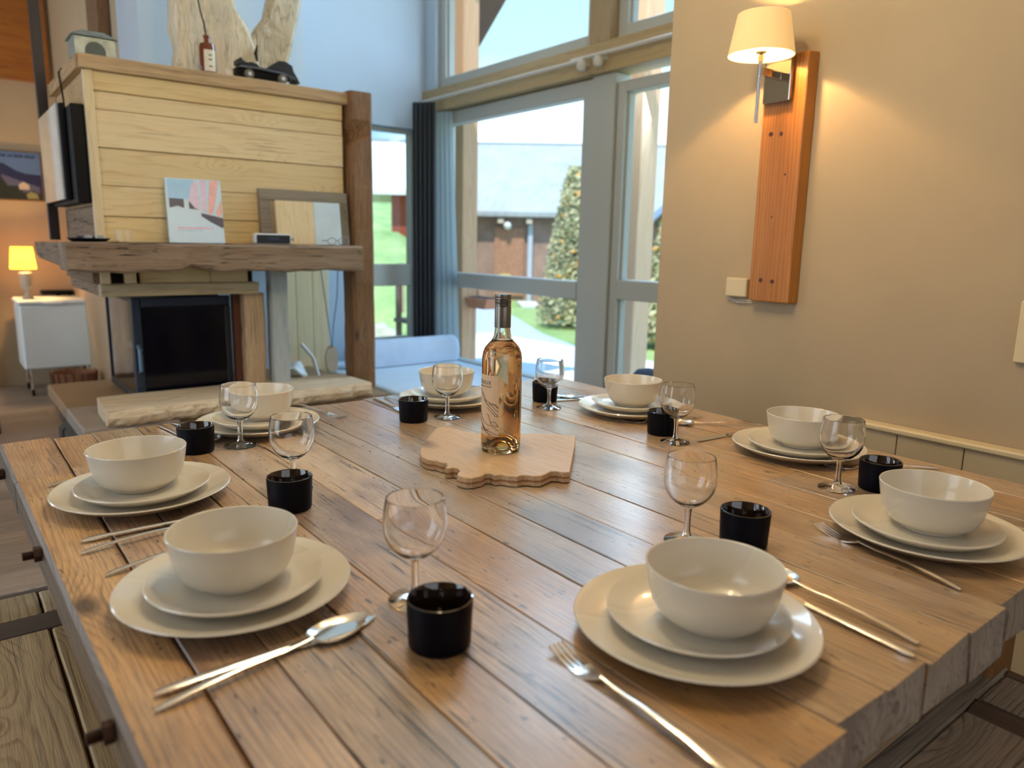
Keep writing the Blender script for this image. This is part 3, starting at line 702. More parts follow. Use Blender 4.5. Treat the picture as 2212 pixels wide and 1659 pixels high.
# the pine panel and blue-lit wall niche seen under the mantel, with the things standing there
t = thing('pine_screen', 'tall pale pine board panel standing behind the right of the mantel', 'panel', (1.6, 3.99, 0))
for i in range(3): box('board', 1.46+i*.095, 1.46+(i+1)*.095-.002, 3.915, 3.935, 0, 1.10, W_PINEZ, t)
t = thing('log_basket', 'round wicker log basket standing behind the whitewashed post', 'basket', (1.42, 3.66, 0))
M_WICK = plain('wicker', lin(204, 166, 110), .8, var=.25, vs_=40, bump=.6)
b = MB(); b.lathe([(0, .0), (.115, .0), (.13, .12), (.138, .30), (.14, .44), (.134, .44), (.128, .30), (.118, .12), (.10, .02), (0, .02)], (1.44, 3.70, 0), 32); b.obj('basket_body', M_WICK, t, smooth=True)
for i in range(16):
    a_ = i*2*PI/16; MB().tube([(1.44+.118*math.cos(a_), 3.70+.118*math.sin(a_), .01), (1.44+.142*math.cos(a_), 3.70+.142*math.sin(a_), .42)], .005, 5).obj('stake', M_WICK, t)
rim = MB(); rim.tube([(1.44+.142*math.cos(i*PI/14), 3.70+.142*math.sin(i*PI/14), .44) for i in range(29)], .009, 6, cap=False); rim.obj('rim', plain('grey_wicker_rim', lin(170, 160, 150), .8), t)
t = thing('white_cloth', 'white cloth folded over the rim of the log basket', 'cloth', (1.42, 3.66, .45))
V_, f = sheet(lambda u, v: (1.345+.13*u, 3.60+.12*v, .50+.025*math.sin(u*5)*math.cos(v*4)+(-.03*(max(0, .3-v)))), 14, 10, .012); MB().add(V_, f).obj('fold', plain('white_cotton', lin(232, 240, 244), .9), t, smooth=True)
t = thing('white_pole', 'slim white metal pole leaning by the log basket', 'pole', (1.5, 3.5, .46))
MB().tube([(1.60, 3.60, .12), (1.55, 3.57, .36), (1.49, 3.56, .56), (1.44, 3.58, .63)], .009, 8).obj('shaft', plain('white_tube', lin(224, 228, 232), .4), t, smooth=True)
t = thing('wooden_paddle', 'round wooden paddle hanging by a loop of cord under the mantel', 'paddle', (1.66, 3.7, .5))
b = MB(); ol = [(.036*math.cos(i*PI/12), .075*math.sin(i*PI/12)) for i in range(24)]
nb = 24; b.add([(1.655+x, 3.70-.006, .52+z) for x, z in ol]+[(1.655+x, 3.70+.006, .52+z) for x, z in ol], [tuple(range(nb)), tuple(range(nb, 2*nb))[::-1]]+[(i, i+nb, (i+1) % nb+nb, (i+1) % nb) for i in range(nb)])
b.obj('disc', plain('turned_wood', lin(190, 172, 148), .6, var=.1), t)
cord = [(1.60, 3.69, 1.02), (1.622, 3.69, .85), (1.64, 3.69, .70), (1.655, 3.69, .585), (1.665, 3.69, .70), (1.69, 3.69, .85), (1.70, 3.69, 1.02)]
MB().tube(cord, .003, 6).obj('cord', plain('grey_cord', lin(120, 140, 160), .8), t)
t = thing('cardboard_box', 'low dark box behind the pale slab beside the brown post', 'box', (1.62, 3.75, 0)); box('carton', 1.598, 1.68, 3.72, 3.88, 0, .30, plain('dark_carton', lin(96, 60, 44), .8), t); box('lid', 1.594, 1.685, 3.715, 3.885, .30, .32, plain('pale_lid', lin(214, 200, 178), .8), t)

# ------------------------------------------------------------------ ON THE MANTEL
t = thing('coffee_table_book', 'large book standing on the mantel, snowy landscape with pink shapes on its cover', 'book', (.84, 3.09, 1.127))
m = Matrix.Translation((.835, 3.085, 1.129)) @ Matrix.Rotation(R(-8), 4, 'Z') @ Matrix.Rotation(R(-11), 4, 'X')
MB().box(-.098, .098, .002, .022, .002, .246, m).obj('pages', plain('page_edges', lin(226, 220, 214), .8), t)
cv = MB().box(-.100, .100, 0, .0022, 0, .25, m).box(-.100, .100, .022, .0242, 0, .25, m).box(-.1022, -.0995, 0, .0242, 0, .25, m).obj('cover', plain('pale_blue_cover', lin(196, 226, 250), .35, var=.03), t)
def flat(pts, mat, name, depth, parent):
    n_ = len(pts); v = [m @ Vector((x, -depth, z)) for x, z in pts]+[m @ Vector((x, -depth+.0006, z)) for x, z in pts]
    MB().add(v, [tuple(range(n_))[::-1], tuple(range(n_, 2*n_))]+[(i, i+n_, (i+1) % n_+n_, (i+1) % n_) for i in range(n_)]).obj(name, mat, parent)
flat([(-.095, .17), (-.095, .247), (-.0, .247), (.02, .17)], plain('print_sky', lin(150, 206, 246), .35), 'printed_sky', .0006, cv)
flat([(-.092, .135), (-.092, .172), (-.04, .170), (-.04, .135), (-.062, .143), (-.075, .14)], plain('print_navy', lin(20, 40, 84), .35), 'printed_forest', .0012, cv)
flat([(-.022, .133), (-.022, .165), (.012, .13)], bpy.data.materials['print_navy'], 'printed_forest', .0012, cv)
M_PK = plain('print_pink', lin(216, 200, 232), .35, var=.08, vs_=60); M_PK2 = plain('print_rose', lin(234, 178, 178), .35, var=.08, vs_=60)
for i, (pts, mm) in enumerate((([(-.008, .232), (.012, .245), (.018, .13), (.0, .135), (-.022, .165)], M_PK), ([(.022, .247), (.046, .247), (.040, .12), (.026, .122)], M_PK), ([(.060, .247), (.092, .247), (.068, .13), (.052, .11), (.046, .12)], M_PK2), ([(.096, .17), (.098, .12), (.084, .10), (.074, .12)], M_PK2))):
    flat(pts, mm, 'printed_shape', .0018, cv)
flat([(.02, .118), (.1, .10), (.1, .062), (.09, .062), (.05, .085), (.02, .105)], bpy.data.materials['print_navy'], 'printed_shadow', .0012, cv)
for z, x1, col, h_ in ((.055, .058, lin(228, 150, 190), .006), (.046, .02, lin(150, 190, 230), .004)):
    mm = plain('print_ink', col, .4)
    b = MB(); x = -.068; rg = random.Random(int(z*1000))
    while x < x1:
        w_ = rg.uniform(.003, .0055); b.box(x, x+w_, -.0008, -.0002, z, z+h_*rg.uniform(.7, 1), m); x += w_+rg.choice((.0012, .0012, .004))
    b.obj('cover_print', mm, cv)
t = thing('mantel_frame', 'weathered grey wooden frame leaning on the hood at the right of the mantel', 'frame', (1.28, 3.15, 1.127))
m = Matrix.Translation((1.112, 3.150, 1.128)) @ Matrix.Rotation(R(-6), 4, 'X')
M_GREYW = wood('grey_frame_wood', L3(150, 138, 120), L3(130, 116, 98), L3(86, 74, 60), axis=0, freq=60, rough=.75, bump=.6)
for nm, q in (('frame_top', (0, .40, .185, .232)), ('frame_bottom', (0, .40, 0, .047)), ('frame_left', (0, .047, .048, .184)), ('frame_right', (.353, .40, .048, .184))): MB().box(q[0], q[1], 0, .018, q[2], q[3], m).obj(nm, M_GREYW, t, bevel=.002)
MB().box(.047, .353, .008, .014, .047, .185, m).obj('backing', plain('frame_backing', lin(196, 170, 130), .8), t)
t = thing('cutting_board', 'pale pine and white painted board leaning in front of the grey frame', 'board', (1.30, 3.09, 1.127))
m = Matrix.Translation((1.158, 3.088, 1.128)) @ Matrix.Rotation(R(-7), 4, 'X')
MB().box(0, .165, 0, .015, 0, .183, m).obj('pine_half', W_PINEZ, t, bevel=.003)
MB().box(.1655, .288, 0, .015, 0, .183, m).obj('white_half', plain('pale_blue_white_paint', lin(206, 224, 234), .5), t, bevel=.003)
t = thing('radio', 'small black radio with a pale rounded case on the mantel', 'radio', (1.12, 3.05, 1.127))
box('case', 1.040, 1.195, 3.035, 3.072, 1.1275, 1.172, plain('silver_case', lin(206, 206, 204), .35), t, bevel=.008)
box('front_grille', 1.048, 1.187, 3.031, 3.036, 1.1335, 1.166, plain('navy_black_grille', lin(22, 30, 44), .5, vs_=300, var=.3), t, bevel=.002)
box('display', 1.095, 1.14, 3.0302, 3.0315, 1.146, 1.156, plain('dim_display', lin(60, 74, 96), .2), t, bevel=0)
MB().tube([(1.197, 3.05, 1.15), (1.206, 3.05, 1.15)], .006, 10).obj('knob', plain('grey_knob', lin(150, 150, 150), .4), t)
t = thing('pine_block', 'small squared pine block standing at the left end of the mantel', 'block', (.577, 3.09, 1.127)); box('block_body', .553, .600, 3.075, 3.115, 1.1275, 1.172, W_PINEZ, t, bevel=.002); box('split_face', .590, .6005, 3.0735, 3.076, 1.128, 1.1715, W_PINEZ, t, bevel=0)
t = thing('black_tray', 'flat black tray with small keys and coins on the mantel corner', 'tray', (.45, 3.3, 1.127))
b = MB(); b.lathe([(0, .0), (.055, .0), (.068, .010), (.070, .011), (.069, .013), (.056, .004), (0, .003)], (.46, 3.10, 1.1275), 28); b.obj('dish', M_BLACK, t, smooth=True)
for i, (x, y) in enumerate(((.42, 3.09), (.445, 3.07), (.46, 3.10), (.485, 3.08))): MB().box(x, x+.022, y, y+.012, 1.132, 1.147+.004*(i % 2)).obj('trinket', plain('pale_trinket', lin(170, 172, 180), .4) if i % 2 else plain('navy_trinket', lin(40, 48, 84), .4), t, bevel=.003)
t = thing('reading_glasses', 'thin wire reading glasses lying by the post end of the mantel', 'glasses', (1.39, 3.05, 1.127))
for cx in (1.375, 1.425):
    MB().tube([(cx+.020*math.cos(i*PI/10), 3.04, 1.145+.014*math.sin(i*PI/10)) for i in range(21)], .0012, 6, cap=False).obj('lens_rim', plain('wire', lin(90, 86, 84), .3, metal=.8), t)
    MB().lathe([(0, 0), (.019, 0), (.019, .001), (0, .001)], (0, 0, 0), 20).obj('lens', M_PANE, t) if False else None
MB().tube([(1.395, 3.04, 1.147), (1.40, 3.04, 1.150), (1.405, 3.04, 1.147)], .0012, 6).obj('bridge', bpy.data.materials['wire'], t)
for cx in (1.355, 1.445): MB().tube([(cx, 3.04, 1.148), (cx-.004, 3.10, 1.146), (cx-.006, 3.13, 1.132)], .0013, 6).obj('temple', bpy.data.materials['wire'], t)

# ------------------------------------------------------------------ ON TOP OF THE HOOD
zt = 1.7925
t = thing('metal_lantern', 'square galvanised tin lantern on the left end of the hood top', 'lantern', (.57, 3.36, zt))
M_ZINC = plain('weathered_zinc', lin(150, 160, 156), .45, metal=.6, var=.25, vs_=30)
box('tin_body', .495, .635, 3.30, 3.44, zt, zt+.085, M_ZINC, t, bevel=.002)
V_ = [(.485, 3.29, zt+.086), (.645, 3.29, zt+.086), (.645, 3.45, zt+.086), (.485, 3.45, zt+.086), (.525, 3.33, zt+.112), (.605, 3.33, zt+.112), (.605, 3.41, zt+.112), (.525, 3.41, zt+.112)]
MB().add(V_, [(0, 3, 2, 1), (4, 5, 6, 7), (0, 1, 5, 4), (1, 2, 6, 5), (2, 3, 7, 6), (3, 0, 4, 7)]).obj('tin_lid', M_ZINC, t, bevel=.002)
b = MB(); ar = [(.53+.035*(1-math.cos(i*PI/10)), zt+.035+.035*math.sin(i*PI/10)) for i in range(11)]; ar = [(.53, zt+.008)]+ar+[(.60, zt+.008)]
nb = len(ar); b.add([(x, 3.2985, z) for x, z in ar]+[(x, 3.302, z) for x, z in ar], [tuple(range(nb)), tuple(range(nb, 2*nb))[::-1]]+[(i, i+nb, (i+1) % nb+nb, (i+1) % nb) for i in range(nb)])
b.obj('arched_opening', plain('dim_opening', lin(84, 92, 88), .6), t)
# pale root / driftwood
def slab_poly(name, poly, y0, y1, mat, parent, lump=.012, seed=1):
    """a thick weathered piece of wood: the outline gets a bulging front and back"""
    rg = random.Random(seed); n_ = len(poly); cx = sum(p[0] for p in poly)/n_; cz = sum(p[1] for p in poly)/n_
    V_ = []; f = []; lay = [(y1, .90), (y1-.01, 1.0), ((y0+y1)/2, 1.03), (y0+.012, 1.0), (y0, .88)]
    for y, k_ in lay:
        ins = inset(poly, (1-k_)*.12)
        for i, (x, z) in enumerate(ins): V_.append((x+rg.uniform(-1, 1)*lump*.25, y+rg.uniform(-1, 1)*lump*.4, z+rg.uniform(-1, 1)*lump*.2))
    for l_ in range(len(lay)-1):
        for i in range(n_): f.append((l_*n_+i, l_*n_+(i+1) % n_, (l_+1)*n_+(i+1) % n_, (l_+1)*n_+i))
    f += [tuple(range(n_))[::-1], tuple(range((len(lay)-1)*n_, len(lay)*n_))]
    me = mesh(name, V_, f)
    bm = bmesh.new(); bm.from_mesh(me); bmesh.ops.triangulate(bm, faces=[q for q in bm.faces if len(q.verts) > 4]); bm.to_mesh(me); bm.free()
    return link(name, me, mat, parent)
M_DRIFT = wood('driftwood', L3(236, 226, 204), L3(206, 186, 148), L3(120, 104, 84), axis=2, freq=22, rough=.8, bump=1, knots=4, wear=L3(180, 178, 172), wear_amt=.8, along=.2, distort=4)
t = thing('driftwood', 'big pale forked tree root standing on top of the hood', 'root', (1.1, 3.42, zt))
def densify(p, k_=3):
    out = []
    for i in range(len(p)):
        a_, b_ = p[i], p[(i+1) % len(p)]
        for j in range(k_): out.append((a_[0]+(b_[0]-a_[0])*j/k_, a_[1]+(b_[1]-a_[1])*j/k_))
    return out
slab_poly('trunk', densify([(.885, zt+.002), (1.20, zt+.002), (1.215, 1.86), (1.20, 1.95), (1.165, 2.03), (1.12, 2.10), (1.10, 2.22), (1.06, 2.42), (.93, 2.42), (.905, 2.25), (.88, 2.12), (.872, 2.0), (.888, 1.92), (.878, 1.85)]), 3.36, 3.50, M_DRIFT, t, seed=3)
slab_poly('branch', densify([(1.205, zt+.002), (1.315, zt+.002), (1.345, 1.92), (1.385, 2.06), (1.425, 2.22), (1.46, 2.42), (1.30, 2.42), (1.285, 2.20), (1.255, 2.10), (1.20, 2.02), (1.175, 1.99), (1.21, 1.90)]), 3.38, 3.47, M_DRIFT, t, seed=6)
b = MB(); b.tube([(1.195, 3.352, 1.90), (1.188, 3.350, 1.93), (1.196, 3.350, 1.965)], [.004, .008, .003], 8); b.obj('crack', plain('dark_knot', lin(50, 34, 22), .9), t)
t = thing('clay_bottle', 'brown stoneware bottle with a cream paper label before the driftwood', 'bottle', (.955, 3.25, zt))
M_CLAY = plain('brown_salt_glaze', lin(120, 56, 26), .22, var=.1, coat=.6)
b = MB(); b.lathe([(0, 0), (.030, 0), (.031, .004), (.031, .105), (.028, .118), (.012, .125), (.011, .140), (.014, .142), (.014, .150), (.009, .151), (.008, .12), (0, .12)], (.958, 3.25, zt), 32); b.obj('bottle_body', M_CLAY, t, smooth=True)
b = MB(); A0 = R(205); V_ = []; n_ = 14
for i in range(n_+1):
    a_ = R(228)+i*R(88)/n_
    for z in (.012, .092): V_.append((.958+.0315*math.cos(a_), 3.25+.0315*math.sin(a_), zt+z))
b.add(V_, [(2*i, 2*i+2, 2*i+3, 2*i+1) for i in range(n_)]); lb = b.obj('paper_label', plain('cream_paper', lin(232, 226, 208), .7), t, smooth=True)
for i, z in enumerate((.072, .055, .030)):
    b = MB(); a_ = R(262)
    for k_ in range(5): aa = a_+k_*R(5); c_ = Vector((.958+.0318*math.cos(aa), 3.25+.0318*math.sin(aa), zt+z)); b.box(c_.x-.0012, c_.x+.0012, c_.y-.0003, c_.y+.0006, c_.z-.002, c_.z+.002)
    b.obj('label_print', M_INK, lb)
t = thing('dry_twig', 'thin dark twig rising from the stoneware bottle', 'twig', (.958, 3.25, zt+.13)); MB().tube([(.958, 3.25, zt+.121), (.951, 3.25, zt+.19), (.940, 3.25, zt+.235), (.930, 3.25, zt+.29), (.922, 3.25, zt+.38)], [.0035, .0035, .003, .003, .002], 7).obj('stem', plain('dark_twig_bark', lin(52, 44, 44), .8), t)
t = thing('white_pebble', 'small rounded white stone beside the stoneware bottle', 'stone', (1.035, 3.255, zt)); b = MB(); b.lathe([(0, 0), (.016, 0), (.021, .010), (.018, .024), (.010, .033), (0, .035)], (1.035, 3.245, zt), 18); b.obj('stone_body', plain('white_stone', lin(226, 216, 202), .7), t, smooth=True)
t = thing('roller_skate', 'old black strap-on roller skate with pale wheels on the hood top', 'skate', (1.19, 3.25, zt))
def prof_x(pts, y0, y1, name, mat, parent, bevel=.004):
    n_ = len(pts); MB().add([(x, y0, z) for x, z in pts]+[(x, y1, z) for x, z in pts], [tuple(range(n_)), tuple(range(n_, 2*n_))[::-1]]+[(i, i+n_, (i+1) % n_+n_, (i+1) % n_) for i in range(n_)]).obj(name, mat, parent, bevel=bevel)
M_SK = plain('worn_black_leather', lin(24, 28, 38), .5, var=.2); M_SKG = plain('blue_grey_steel', lin(92, 98, 112), .35, metal=.5)
prof_x([(1.055, zt+.040), (1.075, zt+.052), (1.16, zt+.052), (1.25, zt+.048), (1.30, zt+.032), (1.302, zt+.024), (1.25, zt+.038), (1.16, zt+.043), (1.07, zt+.042)], 3.20, 3.27, 'foot_plate', M_SKG, t, .001)
prof_x([(1.058, zt+.015), (1.06, zt+.040), (1.16, zt+.042), (1.25, zt+.036), (1.29, zt+.022), (1.24, zt+.012)], 3.215, 3.26, 'truck_frame', M_BLACK, t, .003)
prof_x([(1.065, zt+.054), (1.064, zt+.072), (1.078, zt+.083), (1.084, zt+.072), (1.10, zt+.066), (1.122, zt+.070), (1.14, zt+.066), (1.155, zt+.053)], 3.205, 3.265, 'heel_cup', M_SK, t)
prof_x([(1.19, zt+.054), (1.20, zt+.068), (1.235, zt+.092), (1.262, zt+.093), (1.292, zt+.080), (1.296, zt+.060), (1.312, zt+.035), (1.325, zt+.012), (1.305, zt+.010), (1.29, zt+.036), (1.25, zt+.05)], 3.205, 3.27, 'toe_cap', M_SK, t)
for x in (1.105, 1.245):
    for y in (3.195, 3.262):
        MB().tube([(x, y, zt+.0195), (x, y+.016, zt+.0195)], .019, 16).obj('wheel', plain('dull_wheel', lin(110, 100, 86), .6), t)
    MB().tube([(x, 3.19, zt+.0195), (x, 3.196, zt+.0195)], .008, 10).obj('axle_cap', plain('pale_axle', lin(206, 222, 236), .3, metal=.3), t)
t = thing('power_cable', 'thin dark cable hanging over the left edge of the hood', 'cable', (.5, 3.5, 1.79)); MB().tube([(.52, 3.60, 1.794), (.485, 3.57, 1.800), (.472, 3.56, 1.78), (.472, 3.52, 1.72), (.470, 3.48, 1.67), (.474, 3.50, 1.62)], .0035, 6).obj('wire', M_BLACK, t)

# television on the left flank
t = thing('television', 'flat television mounted on the left flank of the hood, its screen facing left', 'television', (.47, 3.7, 1.45))
m = Matrix.Identity(4)
box('screen', .428, .434, 3.36, 3.93, 1.285, 1.640, plain('dark_reflective_screen', (.02, .02, .022, 1), .07, spec=.9, coat=1), t, bevel=.001)
box('back_shell', .4341, .4555, 3.345, 3.925, 1.283, 1.638, M_BLACK, t, bevel=.004)
box('rear_housing', .4555, .502, 3.235, 3.90, 1.27, 1.625, M_BLACK, t, bevel=.004)
o = box('steel_pole', .434, .474, 3.945, 3.985, 1.127, 3.3, plain('dark_brown_steel', lin(50, 38, 34), .5), None, bevel=.002, org=(.454, 3.965, 1.127)); tag(o, 'dark upright square pole at the left end of the fireplace', 'pole')

# ------------------------------------------------------------------ FAR LEFT ROOM
t = thing('mountain_poster', 'framed travel poster of blue mountains and a pale house on the far wall', 'poster', (.55, 6.72, 1.4))
box('board_back', .10, .725, 6.722, 6.742, 1.395, 1.752, plain('brown_edge', lin(110, 78, 52), .6), t)
def pf(name, pts, col, d_): 
    n_ = len(pts); pts = [(x, z) for x, z in pts]
    MB().add([(x, 6.722-d_, z) for x, z in pts]+[(x, 6.7225-d_, z) for x, z in pts], [tuple(range(n_)), tuple(range(n_, 2*n_))[::-1]]+[(i, i+n_, (i+1) % n_+n_, (i+1) % n_) for i in range(n_)]).obj(name, plain(name+'_ink', col, .4, var=.08, vs_=20), t)
pf('printed_sky', [(.108, 1.403), (.717, 1.403), (.717, 1.744), (.108, 1.744)], lin(84, 112, 158), .001)
pf('printed_mountains', [(.108, 1.403), (.715, 1.403), (.715, 1.585), (.62, 1.59), (.56, 1.61), (.48, 1.66), (.40, 1.64), (.30, 1.67), (.108, 1.60)], lin(26, 30, 76), .002)
pf('printed_far_slope', [(.40, 1.42), (.70, 1.42), (.70, 1.50), (.60, 1.53), (.52, 1.56), (.47, 1.58)], lin(84, 84, 112), .003)
pf('printed_trees', [(.108, 1.404), (.714, 1.404), (.714, 1.44), (.66, 1.47), (.60, 1.45), (.56, 1.50), (.50, 1.50), (.46, 1.57), (.44, 1.55), (.38, 1.60), (.30, 1.52), (.108, 1.55)], lin(34, 38, 32), .004)
pf('printed_house', [(.57, 1.475), (.635, 1.475), (.635, 1.51), (.60, 1.532), (.57, 1.51)], lin(190, 172, 156), .005)
pf('printed_bush', [(.62, 1.41), (.69, 1.41), (.68, 1.45), (.64, 1.462), (.61, 1.44)], lin(130, 130, 88), .005)
b = MB(); rg = random.Random(3); x = .47
while x < .675:
    w_ = rg.uniform(.010, .018); b.box(x, x+w_, 6.7165, 6.7175, 1.705, 1.722+rg.uniform(-.003, .002)); x += w_+rg.choice((.004, .004, .014))
b.obj('poster_lettering', plain('navy_ink', lin(44, 54, 100), .5), t)
t = thing('white_cabinet', 'white lidded cabinet on short metal legs under the glowing lamp', 'cabinet', (.68, 6.4, .2))
M_WHITE = plain('white_enamel', lin(226, 236, 240), .4, var=.01)
box('cabinet_body', .45, .885, 6.20, 6.60, .195, .655, M_WHITE, t, bevel=.012)
box('lid', .442, .893, 6.192, 6.61, .658, .690, M_WHITE, t, bevel=.01)
box('lid_handle', .60, .72, 6.180, 6.192, .660, .676, M_WHITE, t)
for x, y in ((.49, 6.24), (.85, 6.24), (.49, 6.56), (.85, 6.56)): MB().tube([(x, y, .195), (x, y, .04)], .010, 8).obj('leg', M_CHROME, t); MB().tube([(x-.008, y, .026), (x+.008, y, .026)], .026, 14).obj('caster', M_BLACK, t)
t = thing('table_lamp', 'small lamp with a glowing yellow shade and stone urn foot on the cabinet', 'lamp', (.52, 6.35, .69))
b = MB(); b.lathe([(0, 0), (.034, 0), (.036, .012), (.022, .022), (.013, .04), (.013, .055), (.03, .075), (.037, .11), (.038, .17), (.042, .182), (.040, .188), (0, .188)], (.525, 6.36, .691), 28); b.obj('urn_base', plain('grey_stone_urn', lin(176, 170, 160), .8, var=.12, vs_=50), t, smooth=True)
MB().tube([(.525, 6.36, .879), (.525, 6.36, .955)], .006, 8).obj('lamp_rod', M_CHROME, t)
sh = NT('yellow_lamp_shade'); tr = sh.n('BsdfTranslucent'); tr.inputs[0].default_value = lin(255, 214, 120); em = sh.n('Emission'); em.inputs[0].default_value = lin(255, 190, 66); em.inputs[1].default_value = 1.1; ad = sh.n('AddShader'); sh.l(tr.outputs[0], ad.inputs[0]); sh.l(em.outputs[0], ad.inputs[1]); sh.l(ad.outputs[0], sh.out.inputs['Surface'])
b = MB(); b.lathe([(.082, 0), (.066, .155), (.0645, .155), (.0805, 0)], (.515, 6.36, .905), 32, closed=True); b.obj('lamp_shade', sh.m, t, smooth=True)
b = MB(); b.lathe([(0, 0), (.012, .01), (.016, .03), (.010, .045), (0, .05)], (.525, 6.36, .955), 12); b.obj('bulb', emis('warm_bulb', lin(255, 210, 140), 12), t, smooth=True)
light('table_lamp_light', 'POINT', (.52, 6.36, .99), 12, (1, .60, .22), shadow_soft_size=.03)
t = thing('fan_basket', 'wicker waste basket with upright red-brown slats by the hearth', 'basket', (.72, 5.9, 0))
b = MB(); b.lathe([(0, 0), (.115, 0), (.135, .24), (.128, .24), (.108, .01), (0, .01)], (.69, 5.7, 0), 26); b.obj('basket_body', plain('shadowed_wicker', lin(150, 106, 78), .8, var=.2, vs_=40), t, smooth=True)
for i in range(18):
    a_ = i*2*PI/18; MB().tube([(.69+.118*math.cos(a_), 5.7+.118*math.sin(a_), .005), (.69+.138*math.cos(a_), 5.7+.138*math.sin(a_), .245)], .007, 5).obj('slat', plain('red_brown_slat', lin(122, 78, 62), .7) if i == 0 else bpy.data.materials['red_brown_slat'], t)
t = thing('dark_shelf', 'low dark shelf board on the far wall behind the cabinet', 'shelf', (.74, 6.7, .7)); box('shelf_board', .64, .85, 6.64, 6.745, .70, .728, M_BLACK, t); box('shelf_bracket', .74, .76, 6.66, 6.745, .64, .70, M_BLACK, t); box('side_bracket', .82, .84, 6.66, 6.745, .64, .70, M_BLACK, t)
t = thing('armchair', 'cream armchair with dark legs cut by the left edge of the picture', 'chair', (.0, 5.7, 0))
M_CREAM = plain('cream_upholstery', lin(226, 212, 180), .85)
box('back', -.30, .235, 5.52, 5.62, .42, .86, M_CREAM, t, bevel=.03); box('seat', -.30, .235, 5.10, 5.52, .30, .44, M_CREAM, t, bevel=.03)
for x in (-.27, .20):
    for y in (5.13, 5.58): MB().tube([(x, y, .30), (x+.01, y, 0)], [.02, .014], 10).obj('leg', M_BLACK, t)

# ------------------------------------------------------------------ DAY BED, CURTAIN, RAILS
t = thing('daybed', 'low pale wooden daybed under the corner windows', 'bed', (2.1, 3.6, 0))
M_BEIGE = plain('beige_wood', lin(206, 182, 146), .6, var=.05)
M_SHEET = plain('pale_blue_white_cotton', lin(206, 222, 234), .9, var=.03, vs_=8, bump=.3)
box('side_board', 1.70, 1.725, 2.75, 4.20, .16, .34, M_BEIGE, t, bevel=.006); box('end_board', 1.73, 2.56, 2.735, 2.76, .16, .34, M_BEIGE, t, bevel=.006); box('slat_base', 1.73, 2.56, 2.765, 4.18, .2, .25, M_BEIGE, t)
for x in (1.71, 2.50):
    for y in (2.76, 4.14): box('leg', x, x+.05, y, y+.05, 0, .16, M_BEIGE, t)
o = MB().box(1.73, 2.555, 2.77, 4.17, .252, .425).obj('mattress', M_SHEET, None, bevel=.03, seg=3, smooth=True, org=(2.1, 3.5, .252)); tag(o, 'pale blue-white mattress lying on the low daybed', 'mattress')
b = MB(); n_ = 30; V_ = []
pr = [(.0, .0), (.05, -.008), (.10, .0), (.125, .04), (.12, .10), (.09, .145), (.05, .155), (.015, .13), (-.005, .07)]
for i in range(n_+1):
    tt = 2*i/n_-1; tt = math.copysign(abs(tt)**.7, tt); x = 2.19+.385*tt; e_ = max(.25, math.sqrt(max(0, 1-max(0, (abs(tt)-.88)/.12)**2)))
    for y, z in pr: V_.append((x, 3.80+(y-.05)*e_+.05, .43+.07+(z-.07)*e_))
k_ = len(pr); b.add(V_, [(i*k_+j, i*k_+(j+1) % k_, (i+1)*k_+(j+1) % k_, (i+1)*k_+j) for i in range(n_) for j in range(k_)]+[tuple(range(k_))[::-1], tuple(range(n_*k_, n_*k_+k_))])
o = b.obj('bolster', plain('pale_blue_bolster_cotton', lin(196, 214, 236), .9), None, smooth=True, org=(2.17, 3.86, .43)); tag(o, 'long pale blue bolster cushion along the back of the daybed', 'cushion')
def curtain(name, x0, y0, x1, y1, z0, z1, amp, folds, mat, label, n_=90, thick=.002, flare=1.0):
    b = MB(); V_ = []; d_ = Vector((x1-x0, y1-y0, 0)); L = d_.length; d_.normalize(); nr = Vector((-d_.y, d_.x, 0)); zs = 10
    for side in (0, 1):
        for i in range(n_+1):
            for j in range(zs+1):
                t_ = i/n_; tz = j/zs; am = amp*(.65+.35*(1-tz)); p = Vector((x0, y0, 0))+d_*(t_*L*(1+(flare-1)*(1-tz)))+nr*(am*math.sin(t_*folds*2*PI+.3*math.sin(tz*3))+side*thick)
                V_.append((p.x, p.y, z0+(z1-z0)*tz))
    W_ = zs+1; N_ = (n_+1)*W_; f = []
    for i in range(n_):
        for j in range(zs):
            q = (i*W_+j, (i+1)*W_+j, (i+1)*W_+j+1, i*W_+j+1); f.append(q); f.append(tuple(N_+k for k in q[::-1]))
    b.add(V_, f); o = b.obj(name, mat, None, smooth=True, org=((x0+x1)/2, (y0+y1)/2, z0)); tag(o, label, 'curtain'); return o
curtain('curtain', 2.41, 4.12, 2.51, 4.02, .50, 1.985, .016, 5, plain('charcoal_curtain', lin(58, 60, 64), .85, var=.1), 'charcoal grey curtain drawn into the corner by the big window')
sheer = NT('pale_sheer'); sheer.set(Base_Color=lin(190, 204, 210), Roughness=.9)
tr_ = sheer.n('BsdfTranslucent'); tr_.inputs[0].default_value = lin(214, 226, 232); mx_ = sheer.n('MixShader'); mx_.inputs[0].default_value = .55; tp_ = sheer.n('BsdfTransparent'); mx2_ = sheer.n('MixShader'); mx2_.inputs[0].default_value = .25
sheer.l(sheer.b.outputs[0], mx_.inputs[1]); sheer.l(tr_.outputs[0], mx_.inputs[2]); sheer.l(mx_.outputs[0], mx2_.inputs[1]); sheer.l(tp_.outputs[0], mx2_.inputs[2]); sheer.l(mx2_.outputs[0], sheer.out.inputs['Surface'])
curtain('curtain', 2.52, 4.03, 2.575, 3.93, .50, 1.93, .010, 4, sheer.m, 'thin pale grey-blue sheer curtain beside the charcoal one', flare=1.5)
curtain('curtain', -.75, 6.62, .22, 6.64, .05, 2.2, .03, 8, plain('white_curtain', lin(232, 230, 224), .9), 'white curtain hanging left of the mountain poster on the far wall')
